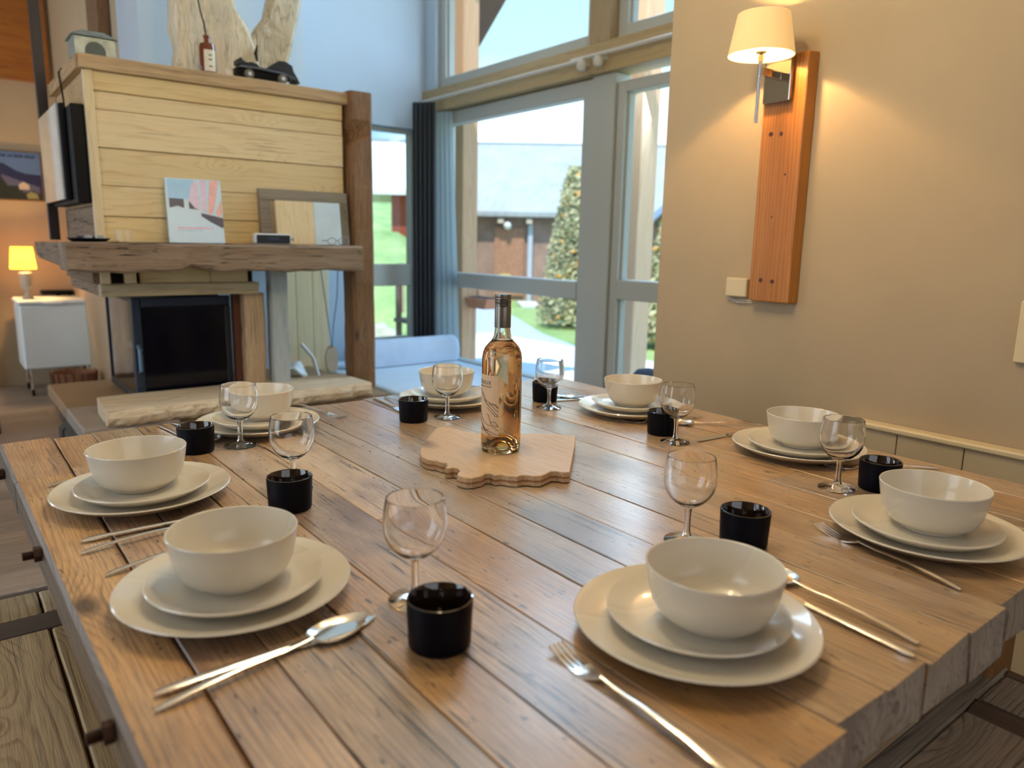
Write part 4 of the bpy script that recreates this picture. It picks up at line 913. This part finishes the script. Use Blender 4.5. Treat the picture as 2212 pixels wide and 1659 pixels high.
for y0, y1, x, z, lab in ((2.70, 4.20, 2.50, 2.00, 'long white curtain rail above the big window, left one'), (1.70, 2.80, 2.51, 2.012, 'white curtain rail above the narrower window, right one')):
    t = thing('curtain_rail', lab, 'rail', (x, (y0+y1)/2, z)); MB().tube([(x, y0, z), (x, y1, z)], .0085, 12).obj('rod', M_RAIL, t, smooth=True)
    ye = y0 if y0 > 2 else y1
    if y0 > 2: b = MB(); b.lathe([(0, -.026), (.016, -.022), (.024, -.008), (.024, .008), (.016, .022), (0, .026)], (x, 2.715, z-.022), 16); b.obj('finial', M_RAIL, t, smooth=True); MB().box(x, 2.565, 2.72, 2.735, z-.02, z+.005).obj('bracket', M_RAIL, t)
    else: b = MB(); b.lathe([(0, -.026), (.016, -.022), (.024, -.008), (.024, .008), (.016, .022), (0, .026)], (x, 2.615, z-.030), 16); b.obj('finial', M_RAIL, t, smooth=True); MB().box(x, 2.565, 2.60, 2.615, z-.02, z+.005).obj('bracket', M_RAIL, t)
t = thing('blue_bag', 'dark blue bag with a red patch on the sill behind the right wall corner', 'bag', (2.3, 2.05, 0))
b = MB(); b.lathe([(0, 0), (.15, .0), (.17, .1), (.16, .35), (.12, .56), (.05, .64), (0, .65)], (2.33, 2.05, 0), 22); b.obj('bag_body', plain('navy_fabric', lin(40, 56, 84), .8, var=.15), t, smooth=True)
MB().box(2.26, 2.32, 1.93, 1.96, .58, .62).obj('red_patch', plain('red_fabric', lin(190, 30, 60), .7), t, bevel=.008)

# ------------------------------------------------------------------ RIGHT WALL: wall lamp on its board, socket, switch
o = MB().add([(1.814, 1.120, 1.006), (1.849, 1.112, 1.006), (1.849, 1.247, 1.006), (1.814, 1.243, 1.006), (1.814, 1.120, 1.648), (1.849, 1.112, 1.648), (1.849, 1.247, 1.648), (1.814, 1.243, 1.648)], [(0, 3, 2, 1), (4, 5, 6, 7), (0, 1, 5, 4), (1, 2, 6, 5), (2, 3, 7, 6), (3, 0, 4, 7)]).obj('lamp_board', W_SCONCE, None, bevel=.003, org=(1.83, 1.18, 1.0))
M_KNOT = plain('dark_knot_wood', lin(74, 34, 12), .5)
for y, z, ry, rz_ in ((1.213, 1.452, .0065, .006), (1.182, 1.450, .005, .006), (1.208, 1.064, .006, .006), (1.172, 1.062, .006, .006), (1.160, 1.345, .003, .003), (1.190, 1.235, .0025, .003)):
    MB().add([(1.8137, y+ry*math.cos(k_*PI/8), z+rz_*math.sin(k_*PI/8)) for k_ in range(16)]+[(1.8145, y+ry*math.cos(k_*PI/8), z+rz_*math.sin(k_*PI/8)) for k_ in range(16)], [tuple(range(16)), tuple(range(16, 32))[::-1]]+[(k_, (k_+1) % 16, (k_+1) % 16+16, k_+16) for k_ in range(16)]).obj('knot', M_KNOT, o)
tag(o, 'tall oiled spruce board fixed upright on the cream wall', 'board')
LX, LY = 1.712, 1.192
t = thing('wall_lamp', 'chrome wall lamp with a lit cream cone shade on the spruce board', 'lamp', (1.8, 1.192, 1.58))
box('back_plate', 1.797, 1.813, 1.158, 1.236, 1.530, 1.642, M_CHROME, t, bevel=.0015)
box('arm', LX, 1.797, 1.186, 1.198, 1.584, 1.604, M_CHROME, t, bevel=.001)
MB().tube([(LX, LY, 1.468), (LX, LY, 1.622)], .0042, 14).obj('drop_rod', plain('brushed_steel', (.45, .46, .48, 1), .25, metal=1), t, smooth=True)
b = MB(); b.lathe([(0, .0), (.006, 0), (.007, .012), (.004, .022), (0, .022)], (LX, LY, 1.615), 16); b.obj('socket_stem', plain('gilt_stem', (.8, .6, .35, 1), .25, metal=1), t, smooth=True)
b = MB(); b.lathe([(0, 0), (.014, 0), (.014, .003), (0, .003)], (LX, LY, 1.637), 20); b.obj('shade_disc', M_CHROME, t)
sh = NT('cream_lamp_shade'); tr = sh.n('BsdfTranslucent'); tr.inputs[0].default_value = (.17, .11, .05, 1); df = sh.n('BsdfDiffuse'); df.inputs[0].default_value = lin(250, 226, 180); mx = sh.n('MixShader'); mx.inputs[0].default_value = .5; em = sh.n('Emission'); em.inputs[0].default_value = lin(255, 216, 140); em.inputs[1].default_value = .22
ad = sh.n('AddShader'); sh.l(tr.outputs[0], mx.inputs[1]); sh.l(df.outputs[0], mx.inputs[2]); sh.l(mx.outputs[0], ad.inputs[0]); sh.l(em.outputs[0], ad.inputs[1]); sh.l(ad.outputs[0], sh.out.inputs['Surface'])
b = MB(); b.lathe([(.082, 0), (.064, .098), (.0625, .098), (.0805, 0)], (LX, LY, 1.630), 48, closed=True); b.obj('lamp_shade', sh.m, t, smooth=True)
b = MB(); b.lathe([(0, 0), (.009, .004), (.013, .020), (.010, .034), (0, .040)], (LX, LY, 1.642), 16); b.obj('bulb', emis('lamp_bulb', lin(255, 216, 150), 14), t, smooth=True)
light('wall_lamp_light', 'POINT', (LX, LY, 1.672), 14, (1, .60, .24), shadow_soft_size=.014)
t = thing('socket_box', 'white square cable box on the wall beside the foot of the spruce board', 'socket', (1.84, 1.30, 1.0))
box('box_body', 1.828, 1.849, 1.262, 1.333, 1.012, 1.066, M_CAPR, t, bevel=.003); MB().tube([(1.845, 1.335, 1.010), (1.842, 1.30, 1.001), (1.842, 1.25, 1.004)], .0016, 6).obj('cable', M_RAIL, t); MB().tube([(1.845, 1.338, 1.006), (1.842, 1.30, .996), (1.842, 1.25, .998)], .0016, 6).obj('cable', M_RAIL, t)
t = thing('light_switch', 'cream light switch plate cut by the right edge of the picture', 'switch', (1.84, .54, 1.0))
box('plate', 1.838, 1.849, .495, .583, .917, 1.052, M_CAPR, t, bevel=.003); box('rocker', 1.834, 1.838, .505, .560, .945, .975, M_CAPR, t, bevel=.001); box('rocker', 1.834, 1.838, .505, .560, .985, 1.03, M_CAPR, t, bevel=.001)

# ------------------------------------------------------------------ DINING TABLE
T = .75
tb = thing('dining_table', 'large square dining table of reclaimed brown planks with iron bolts', 'table', (.775, .98, 0))
seams = [.066, .158, .226, .311, .380, .478, .577, .660, .741, .841, .938, 1.033, 1.128, 1.222, 1.318, 1.402, 1.486]
rg = random.Random(11)
for i in range(len(seams)-1):
    x0, x1 = seams[i]+.0008, seams[i+1]-.0008
    dz = rg.uniform(-.0016, 0); y0 = .268+rg.uniform(-.008, .008); y1 = 1.694+rg.uniform(-.006, .006)
    if i == 0: y0 = .266
    cuts = [y0, y1]
    if i == 0: cuts = [y0, 1.418, y1]
    if i == 1: cuts = [y0, 1.448, y1]
    if i == 5: cuts = [y0, .93, y1]
    if i == 9: cuts = [y0, 1.21, y1]
    if i == 12: cuts = [y0, .70, y1]
    for c0, c1 in zip(cuts[:-1], cuts[1:]):
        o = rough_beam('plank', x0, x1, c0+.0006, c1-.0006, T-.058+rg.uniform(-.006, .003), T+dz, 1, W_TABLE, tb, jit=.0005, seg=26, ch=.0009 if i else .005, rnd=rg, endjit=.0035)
        # end grain on the cut ends
        me = o.data; me.materials.append(W_EDGE); me.materials.append(W_SIDE)
        for p in me.polygons:
            if len(p.vertices) == 8: p.material_index = 1
            elif i == 0 and p.normal.x < -.7: p.material_index = 2
        if i == 0:
            for v in me.vertices:
                if v.co.x+.775 < .11: v.co.x += .026*max(0, 1-(v.co.y+.98-.27)/1.42)
box('under_rail', .14, 1.41, .40, .48, T-.13, T-.064, W_POST, tb); box('under_rail', .14, 1.41, 1.50, 1.58, T-.13, T-.064, W_POST, tb)
for x in (.14, 1.31):
    for y in (.38, 1.50): box('leg', x, x+.10, y, y+.10, 0, T-.131, W_POST, tb, bevel=.006)
for y, z, r_ in ((1.10, .736, .006), (1.60, .715, .006), (.66, .728, .006)):
    xo = .026*max(0, 1-(y-.27)/1.42)
    n_ = 6; b = MB(); b.add([(.057+xo+dx, y+.0105*math.cos(k_*PI/3), z+.0105*math.sin(k_*PI/3)) for dx in (0, .009) for k_ in range(6)], [tuple(range(6)), tuple(range(6, 12))[::-1]]+[(k_, (k_+1) % 6, (k_+1) % 6+6, k_+6) for k_ in range(6)])
    nut = b.obj('bolt_nut', M_IRON, tb, bevel=.001); b = MB(); pts = []; rs = []
    for k_ in range(19): pts.append((.057+xo-k_*.0007, y, z)); rs.append(r_*(.86 if k_ % 2 else 1))
    b.tube(pts, rs, 12); b.obj('bolt_end', M_IRON, nut)
# benches
t = thing('bench', 'pale wooden bench with a dark cross strip at the left of the table', 'bench', (-.05, .9, 0))
rough_beam('seat_plank', -.22, .100, .05, 1.455, .41, .46, 1, W_BENCH, t, jit=.0012, ch=.003); rough_beam('seat_plank', .1045, .235, .05, 1.455, .41, .46, 1, W_BENCH, t, jit=.0018, ch=.003)
rough_beam('cross_strip', -.22, .235, 1.457, 1.525, .41, .4605, 0, W_STRIP, t, jit=.0006, ch=.002)
rough_beam('seat_plank', -.22, .098, 1.527, 1.628, .41, .46, 1, W_BENCH, t, jit=.0012, ch=.003); rough_beam('seat_plank', .102, .235, 1.527, 1.628, .41, .46, 1, W_BENCH, t, jit=.0012, ch=.003)
rough_beam('end_strip', -.22, .235, 1.630, 1.652, .405, .459, 0, W_STRIP, t, jit=.001, ch=.003)
for y in (.15, 1.40): box('leg', -.19, .20, y, y+.06, 0, .409, W_BENCH, t)
t = thing('bench', 'dark grey wooden bench with ribbed grain at the near right of the table', 'bench', (.8, .2, 0))
rough_beam('edge_strip', .25, 1.372, .372, .404, .400, .4605, 0, wood('grey_edge_wood', L3(178, 168, 150), L3(150, 140, 124), L3(76, 68, 58), axis=0, freq=60, rough=.65, bump=.6), t, jit=.0015, ch=.006)
rough_beam('seat_plank', .25, 1.182, .03, .371, .41, .459, 0, W_BENCHX, t, jit=.001, ch=.003)
rough_beam('cross_strip', 1.184, 1.236, .03, .371, .41, .4595, 1, W_STRIPY, t, jit=.0006, ch=.002)
rough_beam('seat_plank', 1.238, 1.345, .03, .371, .41, .459, 0, W_BENCHX, t, jit=.001, ch=.003)
rough_beam('end_strip', 1.349, 1.372, .03, .370, .405, .459, 1, W_STRIPY, t, jit=.001, ch=.003)
for x in (.35, 1.22): box('leg', x, x+.06, .06, .36, 0, .409, W_BENCHX, t)

# ------------------------------------------------------------------ SERVING BOARD AND BOTTLE
bo = [(.799, 1.274), (.816, 1.276), (.828, 1.255), (.829, 1.221), (.84, 1.194), (.855, 1.186), (.914, 1.138), (.943, 1.125), (.964, 1.108), (.992, 1.073), (.998, 1.063), (.959, 1.022), (.886, .95), (.825, .89), (.814, .894), (.809, .906), (.801, .911), (.784, .905), (.77, .901), (.76, .908), (.755, .916), (.746, .922), (.735, .921), (.725, .932), (.72, .944), (.709, .947), (.708, .961), (.702, .965), (.688, .957), (.679, .957), (.669, .957), (.662, .962), (.657, .974), (.657, .984), (.665, .993), (.675, 1.001), (.679, 1.015), (.676, 1.022), (.668, 1.023), (.661, 1.027), (.674, 1.039), (.679, 1.051), (.674, 1.059), (.673, 1.074), (.663, 1.086), (.663, 1.106), (.671, 1.126), (.685, 1.149), (.696, 1.164), (.71, 1.183), (.722, 1.187), (.727, 1.198), (.742, 1.215), (.771, 1.246)]
W_BAMBOO = wood('bamboo', L3(204, 178, 142), L3(190, 160, 122), L3(150, 112, 76), axis=1, freq=170, rough=.36, bump=.04, fib=.75, crack=.1, knots=1.5, along=.03, distort=.2)
o = MB().prism(bo, T+.0005, T+.0195, chamfer=.0012).obj('serving_board', W_BAMBOO, None, org=(.82, 1.07, T)); MB().prism(inset(bo, -.00025), T+.0075, T+.0112).obj('middle_layer', plain('dark_bamboo_layer', lin(150, 108, 70), .5), o); tag(o, 'bamboo serving board with a wavy cut edge under the wine bottle', 'board')
BX, BY, BZ = .811, 1.068, T+.0197
t = thing('wine_bottle', 'tall bottle of pale rose wine with a kraft label and grey screw cap', 'bottle', (BX, BY, BZ))
outer = [(0, .028), (.010, .0265), (.020, .018), (.027, .007), (.030, .0015), (.0335, 0), (.0362, .004), (.0370, .012), (.0370, .164), (.0366, .175), (.0350, .185), (.0315, .1935), (.0258, .2005), (.0200, .2065), (.0163, .2135), (.0146, .2225), (.0141, .232), (.0139, .262)]
inner = [(.0112, .262), (.0114, .232), (.0120, .2235), (.0136, .215), (.0176, .2075), (.0238, .2005), (.0295, .1925), (.0330, .183), (.0345, .173), (.0347, .164), (.0347, .018), (.0325, .0115), (.029, .012), (.022, .0235), (.011, .0325), (0, .0345)]
b = MB(); b.lathe(outer+inner, (BX, BY, BZ), 64); b.obj('glass_body', M_BGLASS, t, smooth=True)
wi = [(0, .0343), (.0112, .0323), (.0222, .0233), (.0292, .0118), (.0326, .0113), (.0349, .018), (.0349, .164), (.0347, .173), (.0332, .1832), (.0297, .1927), (.0240, .2007), (.0178, .2077), (.0174, .2085), (0, .2085)]
b = MB(); b.lathe(wi, (BX, BY, BZ), 64); b.obj('wine', M_WINE, t, smooth=True)
cp = [(.0148, .236)]
b = MB(); b.lathe([(.0149, .2305), (.0149, .266), (.0143, .2685), (.0143, .2695), (.0149, .270), (.0149, .273), (.0145, .2735), (.0149, .2745), (.0149, .280), (.0145, .2805), (.0149, .2815), (.0149, .284), (.0144, .2847), (.0149, .286), (.0149, .2885), (.0142, .2905), (0, .2905)], (BX, BY, BZ), 40); cap = b.obj('screw_cap', M_CAPS, t, smooth=True)
def wrap(th, z, rad): return Vector((BX+rad*math.cos(th), BY+rad*math.sin(th), BZ+z))
# round emblem on the cap
b = MB(); c0 = R(238)
for (ra, rb) in ((.0060, .0078), (0, .0060)):
    V_ = []; n_ = 28
    for k_ in range(n_):
        for q in (ra, rb):
            V_.append(wrap(c0+q*math.cos(2*PI*k_/n_)/.0149, .2755+q*math.sin(2*PI*k_/n_), .01512))
    if ra > 0: b.add(V_, [(2*k_, 2*((k_+1) % n_), 2*((k_+1) % n_)+1, 2*k_+1) for k_ in range(n_)])
b.obj('cap_emblem', M_INK, cap)
b = MB(); rg = random.Random(9)
for row in (-.0032, -.0012, .0008, .0030):
    x = -math.sqrt(max(0, .0052**2-row**2))
    while x < math.sqrt(max(0, .0052**2-row**2))-.001:
        w_ = rg.uniform(.0006, .0012); z_ = .2755+row; b.add([wrap(c0+x/.0149, z_, .01514), wrap(c0+(x+w_)/.0149, z_, .01514), wrap(c0+(x+w_)/.0149, z_+.0012, .01514), wrap(c0+x/.0149, z_+.0012, .01514)], [(0, 1, 2, 3)]); x += w_+.0006
b.obj('emblem_print', M_INK, cap)
# label
T0, T1 = R(112), R(226)
V_ = []; n_ = 40
for k_ in range(n_+1):
    th = T0+(T1-T0)*k_/n_
    V_ += [wrap(th, .034, .03715), wrap(th, .146, .03715), wrap(th, .034, .03732), wrap(th, .146, .03732)]
f = []
for k_ in range(n_):
    a_ = 4*k_; c_ = a_+4; f += [(a_, a_+1, c_+1, c_), (a_+2, c_+2, c_+3, a_+3), (a_+1, a_+3, c_+3, c_+1), (a_, c_, c_+2, a_+2)]
f += [(0, 2, 3, 1), (4*n_, 4*n_+1, 4*n_+3, 4*n_+2)]
lab = MB().add(V_, f).obj('label', M_LABEL, t, smooth=True)
def wtext(body, size, th_end, z, name):
    me = text_mesh(body, size, .00008); xs = [v.co.x for v in me.vertices]; xm = max(xs)
    for v in me.vertices:
        th = th_end + (v.co.x-xm)/.0374; p = wrap(th, z+v.co.y, .0374+v.co.z); v.co = p
    link(name, me, M_INK, lab)
wtext('BORDEAUX', .0106, R(203), .1285, 'label_title'); wtext('APPELLATION BORDEAUX PROTÉGÉE', .0033, R(203), .1235, 'label_line'); wtext('CAGNAC', .0068, R(198), .0415, 'label_name')
def wline(pts, name='label_drawing', r_=.00035):
    P_ = []
    for (a0, z0), (a1, z1) in zip(pts[:-1], pts[1:]):
        for k_ in range(5): s_ = k_/5; s2 = s_; P_.append(wrap(R(a0+(a1-a0)*s_), z0+(z1-z0)*s2, .0375))
    P_.append(wrap(R(pts[-1][0]), pts[-1][1], .0375)); return P_
b = MB()
for pts in ([(150, .118), (170, .112), (183, .100), (196, .096), (210, .094), (225, .086)], [(162, .112), (180, .098), (193, .090), (205, .084), (225, .072)], [(195, .096), (207, .090), (216, .084), (225, .080)], [(180, .100), (190, .092), (205, .092), (214, .094), (225, .088)], [(190, .086), (205, .078), (215, .072), (225, .071)],
            [(188, .074), (194, .0735), (198, .066), (203, .059), (212, .061), (218, .059), (225, .052), (212, .054), (205, .055), (201, .060)], [(150, .078), (165, .066), (178, .058), (192, .054), (206, .053), (216, .049), (225, .044)],
            [(150, .064), (165, .056), (180, .046), (194, .042), (206, .041), (216, .038), (225, .034)], [(160, .060), (176, .045), (190, .038), (203, .033)], [(168, .054), (182, .042), (196, .036), (209, .035)]):
    b.tube(wline([(a_, max(.036, z)) for a_, z in pts]), .00038, 5)
b.obj('label_drawing', M_INK, lab)
# back label, seen edge-on at the right
V_ = []; n_ = 12
for k_ in range(n_+1):
    th = R(304)+R(40)*k_/n_; V_ += [wrap(th, .062, .0372), wrap(th, .118, .0372)]
MB().add(V_, [(2*k_, 2*k_+1, 2*k_+3, 2*k_+2) for k_ in range(n_)]).obj('back_label', plain('grey_back_label', lin(176, 170, 170), .5), t, smooth=True)

# ------------------------------------------------------------------ TABLEWARE
def make_plate(r_, h, name, label, loc, cat='plate', group=None):
    p = [(0, .0035), (r_*.52, .0035), (r_*.54, .0), (r_*.60, .0), (r_*.63, .004), (r_*.80, h*.30), (r_*.93, h*.72), (r_*.992, h*.955), (r_, h), (r_*.988, h+.0016), (r_*.93, h*.80+.003), (r_*.80, h*.38+.004), (r_*.66, .0085), (r_*.4, .0068), (0, .0066)]
    b = MB(); b.lathe(p, loc, 72); o = b.obj(name, M_CER, None, smooth=True, org=loc); tag(o, label, cat, group); return o
def dup1(o, loc, label):
    c = o.copy(); C.objects.link(c); c.location = loc; c['label'] = label; return c
names = dict(A='front-left', B='left', C='back-left', D='back-centre', E='back-right', F='right', G='front-right', H='front-centre')
desc = dict(A='the nearest setting on the left', B='the second setting along the left edge', C='the setting before the stove', D='the setting left of the bottle at the far edge', E='the far setting at the wall side', F='the middle setting at the wall side', G='the setting at the right edge of the picture', H='the nearest setting on the right')
big = dict(A=(.238, .806), B=(.226, 1.215), C=(.520, 1.544), D=(1.003, 1.539), E=(1.315, 1.210), F=(1.334, .773), G=(1.079, .419), H=(.598, .445))
sml = dict(A=(.238, .804), B=(.226, 1.211), C=(.525, 1.551), D=(1.008, 1.550), E=(1.328, 1.222), F=(1.325, .767), G=(1.074, .418), H=(.603, .446))
bwl = dict(A=(.240, .816), B=(.224, 1.232), C=(.540, 1.585), D=(1.016, 1.572), E=(1.340, 1.228), F=(1.348, .774), G=(1.090, .418), H=(.612, .434))
p0 = s0 = b0 = None
for k_ in 'ABCDEFGH':
    loc = (*big[k_], T); l_ = 'large beige dinner plate, '+desc[k_]
    if p0 is None: p0 = make_plate(.127, .0195, 'dinner_plate', l_, loc, group='dinner plates round the table')
    else: dup1(p0, loc, l_)
for k_ in 'ABCDEFGH':
    loc = (*sml[k_], T+.0072); l_ = 'small beige plate, '+desc[k_]
    if s0 is None: s0 = make_plate(.0955, .0185, 'side_plate', l_, loc, group='side plates on the dinner plates')
    else: dup1(s0, loc, l_)
bp = [(0, .004), (.033, .004), (.0345, 0), (.0395, 0), (.0405, .003), (.050, .0072), (.0585, .0145), (.0640, .0255), (.0676, .040), (.0702, .0555), (.0712, .0622), (.0704, .0634), (.0692, .0628), (.0675, .055), (.0648, .0405), (.0610, .0270), (.0555, .0170), (.045, .0108), (.030, .0088), (0, .0085)]
for k_ in 'ABCDEFGH':
    loc = (*bwl[k_], T+.0072+.0074); l_ = 'deep beige bowl, '+desc[k_]
    if b0 is None:
        b = MB(); b.lathe(bp, loc, 72); b0 = b.obj('bowl', M_CER, None, smooth=True, org=loc); tag(b0, l_, 'bowl', 'bowls on the plates')
    else: dup1(b0, loc, l_)
# black tumblers: matt outside, glossy glaze inside
cl = [('left cup behind the bowl of the second left setting', (.364, 1.437)), ('cup before the wine glass behind the nearest left bowl', (.394, 1.044)), ('nearest cup, in the middle of the front edge', (.370, .584)), ('cup left of the bottle before the far setting', (.833, 1.427)), ('farthest cup, right of the bottle behind a wine glass', (1.226, 1.428)), ('cup before the far wall-side setting', (1.222, 1.028)), ('cup behind the bowl at the right edge of the picture', (1.244, .566)), ('cup behind the nearest right-hand bowl', (.844, .556))]
c0_ = thing('black_cup', 'matt black tumbler, '+cl[0][0], 'cup', (0, 0, 0), group='black tumblers on the table')
b = MB(); b.lathe([(0, .0015), (.028, .0015), (.029, 0), (.0305, 0), (.0318, .003), (.0325, .02), (.0337, .049), (.0335, .0503)], (0, 0, 0), 56); b.obj('outer_wall', M_CUP, c0_, smooth=True)
b = MB(); b.lathe([(.0335, .0503), (.0322, .0508), (.0312, .0495), (.0303, .02), (.0285, .0075), (.024, .005), (0, .005)], (0, 0, 0), 56); b.obj('glazed_inside', M_CUPI, c0_, smooth=True)
c0_.location = (*cl[0][1], T)
for l_, p in cl[1:]: dup(c0_, (*p, T), 0, 'matt black tumbler, '+l_)
# wine glasses
gl = [('left one by the black cup before the stove', (.445, 1.430)), ('second from the left, behind a black cup', (.430, 1.122)), ('nearest one, in the front middle behind the black cup', (.397, .678)), ('left of the bottle before the far bowl', (.912, 1.408)), ('right of the bottle, farthest one by the window', (1.178, 1.356)), ('before the far wall-side bowl', (1.188, .963)), ('before the middle wall-side bowl', (1.184, .607)), ('behind the nearest right-hand bowl', (.787, .608))]
g0 = thing('wine_glass', 'empty stemmed wine glass, '+gl[0][0], 'glass', (0, 0, 0), group='wine glasses on the table')
b = MB(); b.lathe([(0, .0008), (.012, .0004), (.029, .0), (.0308, .0008), (.0305, .0018), (.022, .0042), (.012, .0068), (.0072, .0095)], (0, 0, 0), 56); b.obj('foot', M_GLASS, g0, smooth=True)
b = MB(); b.lathe([(.0072, .0095), (.0052, .014), (.0045, .022), (.0044, .038), (.0052, .0465), (.0066, .0500)], (0, 0, 0), 32); b.obj('stem', M_GLASS, g0, smooth=True)
ob = [(.0066, .0500), (.012, .0525), (.0205, .0580), (.0285, .0665), (.0335, .0765), (.0358, .0880), (.0356, .0990), (.0345, .1090), (.0326, .1205), (.0322, .1222), (.0315, .1226), (.0310, .1218)]
ib = [(.0328, .1088), (.0340, .0990), (.0341, .0882), (.0318, .0775), (.0270, .0682), (.0192, .0603), (.0105, .0560), (0, .0548)]
b = MB(); b.lathe(ob+ib, (0, 0, 0), 64); b.obj('glass_bowl', M_GLASS, g0, smooth=True)
g0.location = (*gl[0][1], T)
for l_, p in gl[1:]: dup(g0, (*p, T), 0, 'empty stemmed wine glass, '+l_)
# cutlery, lying along local +X: origin at the handle end
def handle(L0, w0, w1, t0, zf):
    V_ = []; n_ = 14; m_ = 8; f = []
    for i in range(n_+1):
        s_ = i/n_; x = L0*s_; w_ = w0+(w1-w0)*s_**.8; th = t0*(1-.25*s_)
        if i == 0: w_ *= .55; th *= .5
        if i == 1: w_ *= .95
        for k_ in range(m_):
            a_ = 2*PI*k_/m_+PI/8; V_.append((x, w_/2*max(-1, min(1, 1.25*math.cos(a_))), zf(s_)+th/2*max(-1, min(1, 1.2*math.sin(a_)))))
    for i in range(n_):
        for k_ in range(m_): f.append((i*m_+k_, i*m_+(k_+1) % m_, (i+1)*m_+(k_+1) % m_, (i+1)*m_+k_))
    f += [tuple(range(m_))[::-1], tuple(range(n_*m_, n_*m_+m_))]
    return MB().add(V_, f)
def arch(s_): return .0022+.0045*math.sin(min(1, s_*1.05)*PI)*.9+.0050*max(0, s_-.8)*5*.7
def mk_fork(label, group):
    t = thing('fork', label, 'fork', (0, 0, 0), group=group)
    handle(.150, .0095, .0042, .0032, arch).obj('handle', M_STEEL, t, smooth=True)
    zb = arch(1)
    def fn(u, v):
        x = .148+.032*u; w_ = .0042+(.0232-.0042)*min(1, (u*1.5))**.75; z = zb-.0012-.0050*math.sin(min(1, u*1.05)*PI*.62)+.0008*(2*v-1)**2
        return (x, w_*(v-.5), z)
    V_, f = sheet(fn, 12, 8, .0018); MB().add(V_, f).obj('head', M_STEEL, t, smooth=True)
    for k_ in range(4):
        yc = (k_-1.5)*.0060
        def ft(u, v, yc=yc):
            x = .1785+.040*u; z = zb-.0012-.0046+.0068*u**1.6; w_ = .0040*(1-.45*u); return (x, yc*(1-.06*u)+w_*(v-.5), z)
        V_, f = sheet(ft, 8, 2, .0016); MB().add(V_, f).obj('tine', M_STEEL, t, smooth=True)
    return t
def mk_spoon(label, group):
    t = thing('spoon', label, 'spoon', (0, 0, 0), group=group)
    handle(.155, .0092, .0044, .0032, arch).obj('handle', M_STEEL, t, smooth=True)
    zb = arch(1)
    def fn(u, v):
        x = .152+.068*u; w_ = .0044+.0385*math.sin(min(PI, (u**.85)*PI*.97+.08))**.62 if u > .02 else .0055
        if u >= .999: w_ = .004
        r_ = 1-(2*v-1)**2; d_ = .0085*math.sin(min(1, u*1.02)*PI)**.7*r_
        z = zb-.001-.0022*math.sin(u*PI*.5)+.0042*(u**2)-d_*.75+.0012; return (x, w_*(v-.5), max(.0018, z))
    V_, f = sheet(fn, 22, 12, .0014); MB().add(V_, f).obj('spoon_bowl', M_STEEL, t, smooth=True)
    return t
def mk_knife(label, group):
    t = thing('knife', label, 'knife', (0, 0, 0), group=group)
    handle(.125, .0100, .0085, .0050, lambda s_: .0026+.0004*math.sin(s_*PI)).obj('handle', M_STEEL, t, smooth=True)
    ol = [(.124, -.0040), (.130, -.0055), (.136, -.0085), (.160, -.0105), (.190, -.0105), (.208, -.0075), (.222, .0010), (.224, .0040), (.212, .0065), (.180, .0075), (.135, .0062), (.124, .0045)]
    MB().prism([(x, y) for x, y in ol], .0012, .0026, chamfer=.0004).obj('blade', M_STEEL, t)
    return t
protos = {}
def lay(kind, hx, hy, ang, label, dz=0):
    grp = {'fork': 'forks on the table', 'spoon': 'spoons on the table', 'knife': 'knives on the table'}[kind]
    if kind not in protos:
        protos[kind] = {'fork': mk_fork, 'spoon': mk_spoon, 'knife': mk_knife}[kind](label, grp); o = protos[kind]
        KIDS[o] = [(c, []) for c in children(o)]
        o.location = (hx, hy, T+dz+.0002); o.rotation_euler = (0, 0, R(ang))
    else: dup(protos[kind], (hx, hy, T+dz+.0002), R(ang), label)
lay('knife', .118, .655, 2.5, 'knife by the near side of the nearest left plate, beside a spoon')
lay('spoon', .113, .631, 10.0, 'spoon whose bowl lies over the knife before the nearest left plate')
lay('fork', .127, .943, 12, 'fork half hidden behind the nearest left plate')
lay('knife', .121, 1.072, 1.0, 'knife between the two left-hand place settings, the farther handle')
lay('spoon', .114, 1.030, 8.5, 'spoon between the two left-hand place settings, the nearer handle')
lay('fork', .113, 1.353, 10, 'fork half hidden behind the second left plate')
lay('knife', .352, 1.680, -82, 'knife at the far edge left of the setting before the stove')
lay('spoon', .380, 1.690, -82, 'spoon at the far edge left of the setting before the stove')
lay('fork', .665, 1.735, -78, 'fork to the right of the setting before the stove')
lay('knife', .868, 1.690, -94, 'knife at the far edge left of the bottle, behind a black cup')
lay('spoon', .900, 1.690, -95, 'spoon at the far edge left of the bottle, nearest the plates')
lay('fork', 1.172, 1.690, -96, 'fork at the far edge seen just behind the bottle')
lay('spoon', 1.440, 1.300, 137.5, 'spoon tilted up beside the far wall-side setting')
lay('knife', 1.425, 1.345, 160, 'knife lying under the far wall-side spoon')
lay('fork', 1.424, 1.075, 160, 'fork behind the cup of the far wall-side setting')
lay('spoon', 1.468, .948, 141, 'spoon beyond the middle wall-side setting, its bowl turned to the window')
lay('knife', 1.450, .925, 176, 'knife beside the plate of the middle wall-side setting')
lay('fork', 1.455, .555, 141, 'fork before the middle wall-side setting, tines showing beside a glass')
lay('fork', .939, .316, 76.5, 'fork standing out alone left of the plate at the right edge')
lay('knife', 1.228, .320, 96, 'knife right of the plate at the right edge of the picture')
lay('spoon', 1.262, .325, 94, 'spoon right of the plate at the right edge, nearly out of the picture')
lay('fork', .446, .287, 87, 'fork lying before the nearest right-hand plate, cut by the picture edge')
lay('spoon', .768, .290, 83, 'spoon right of the nearest right-hand plate, farther of the two handles')
lay('knife', .738, .281, 85, 'knife right of the nearest right-hand plate, nearer of the two handles')
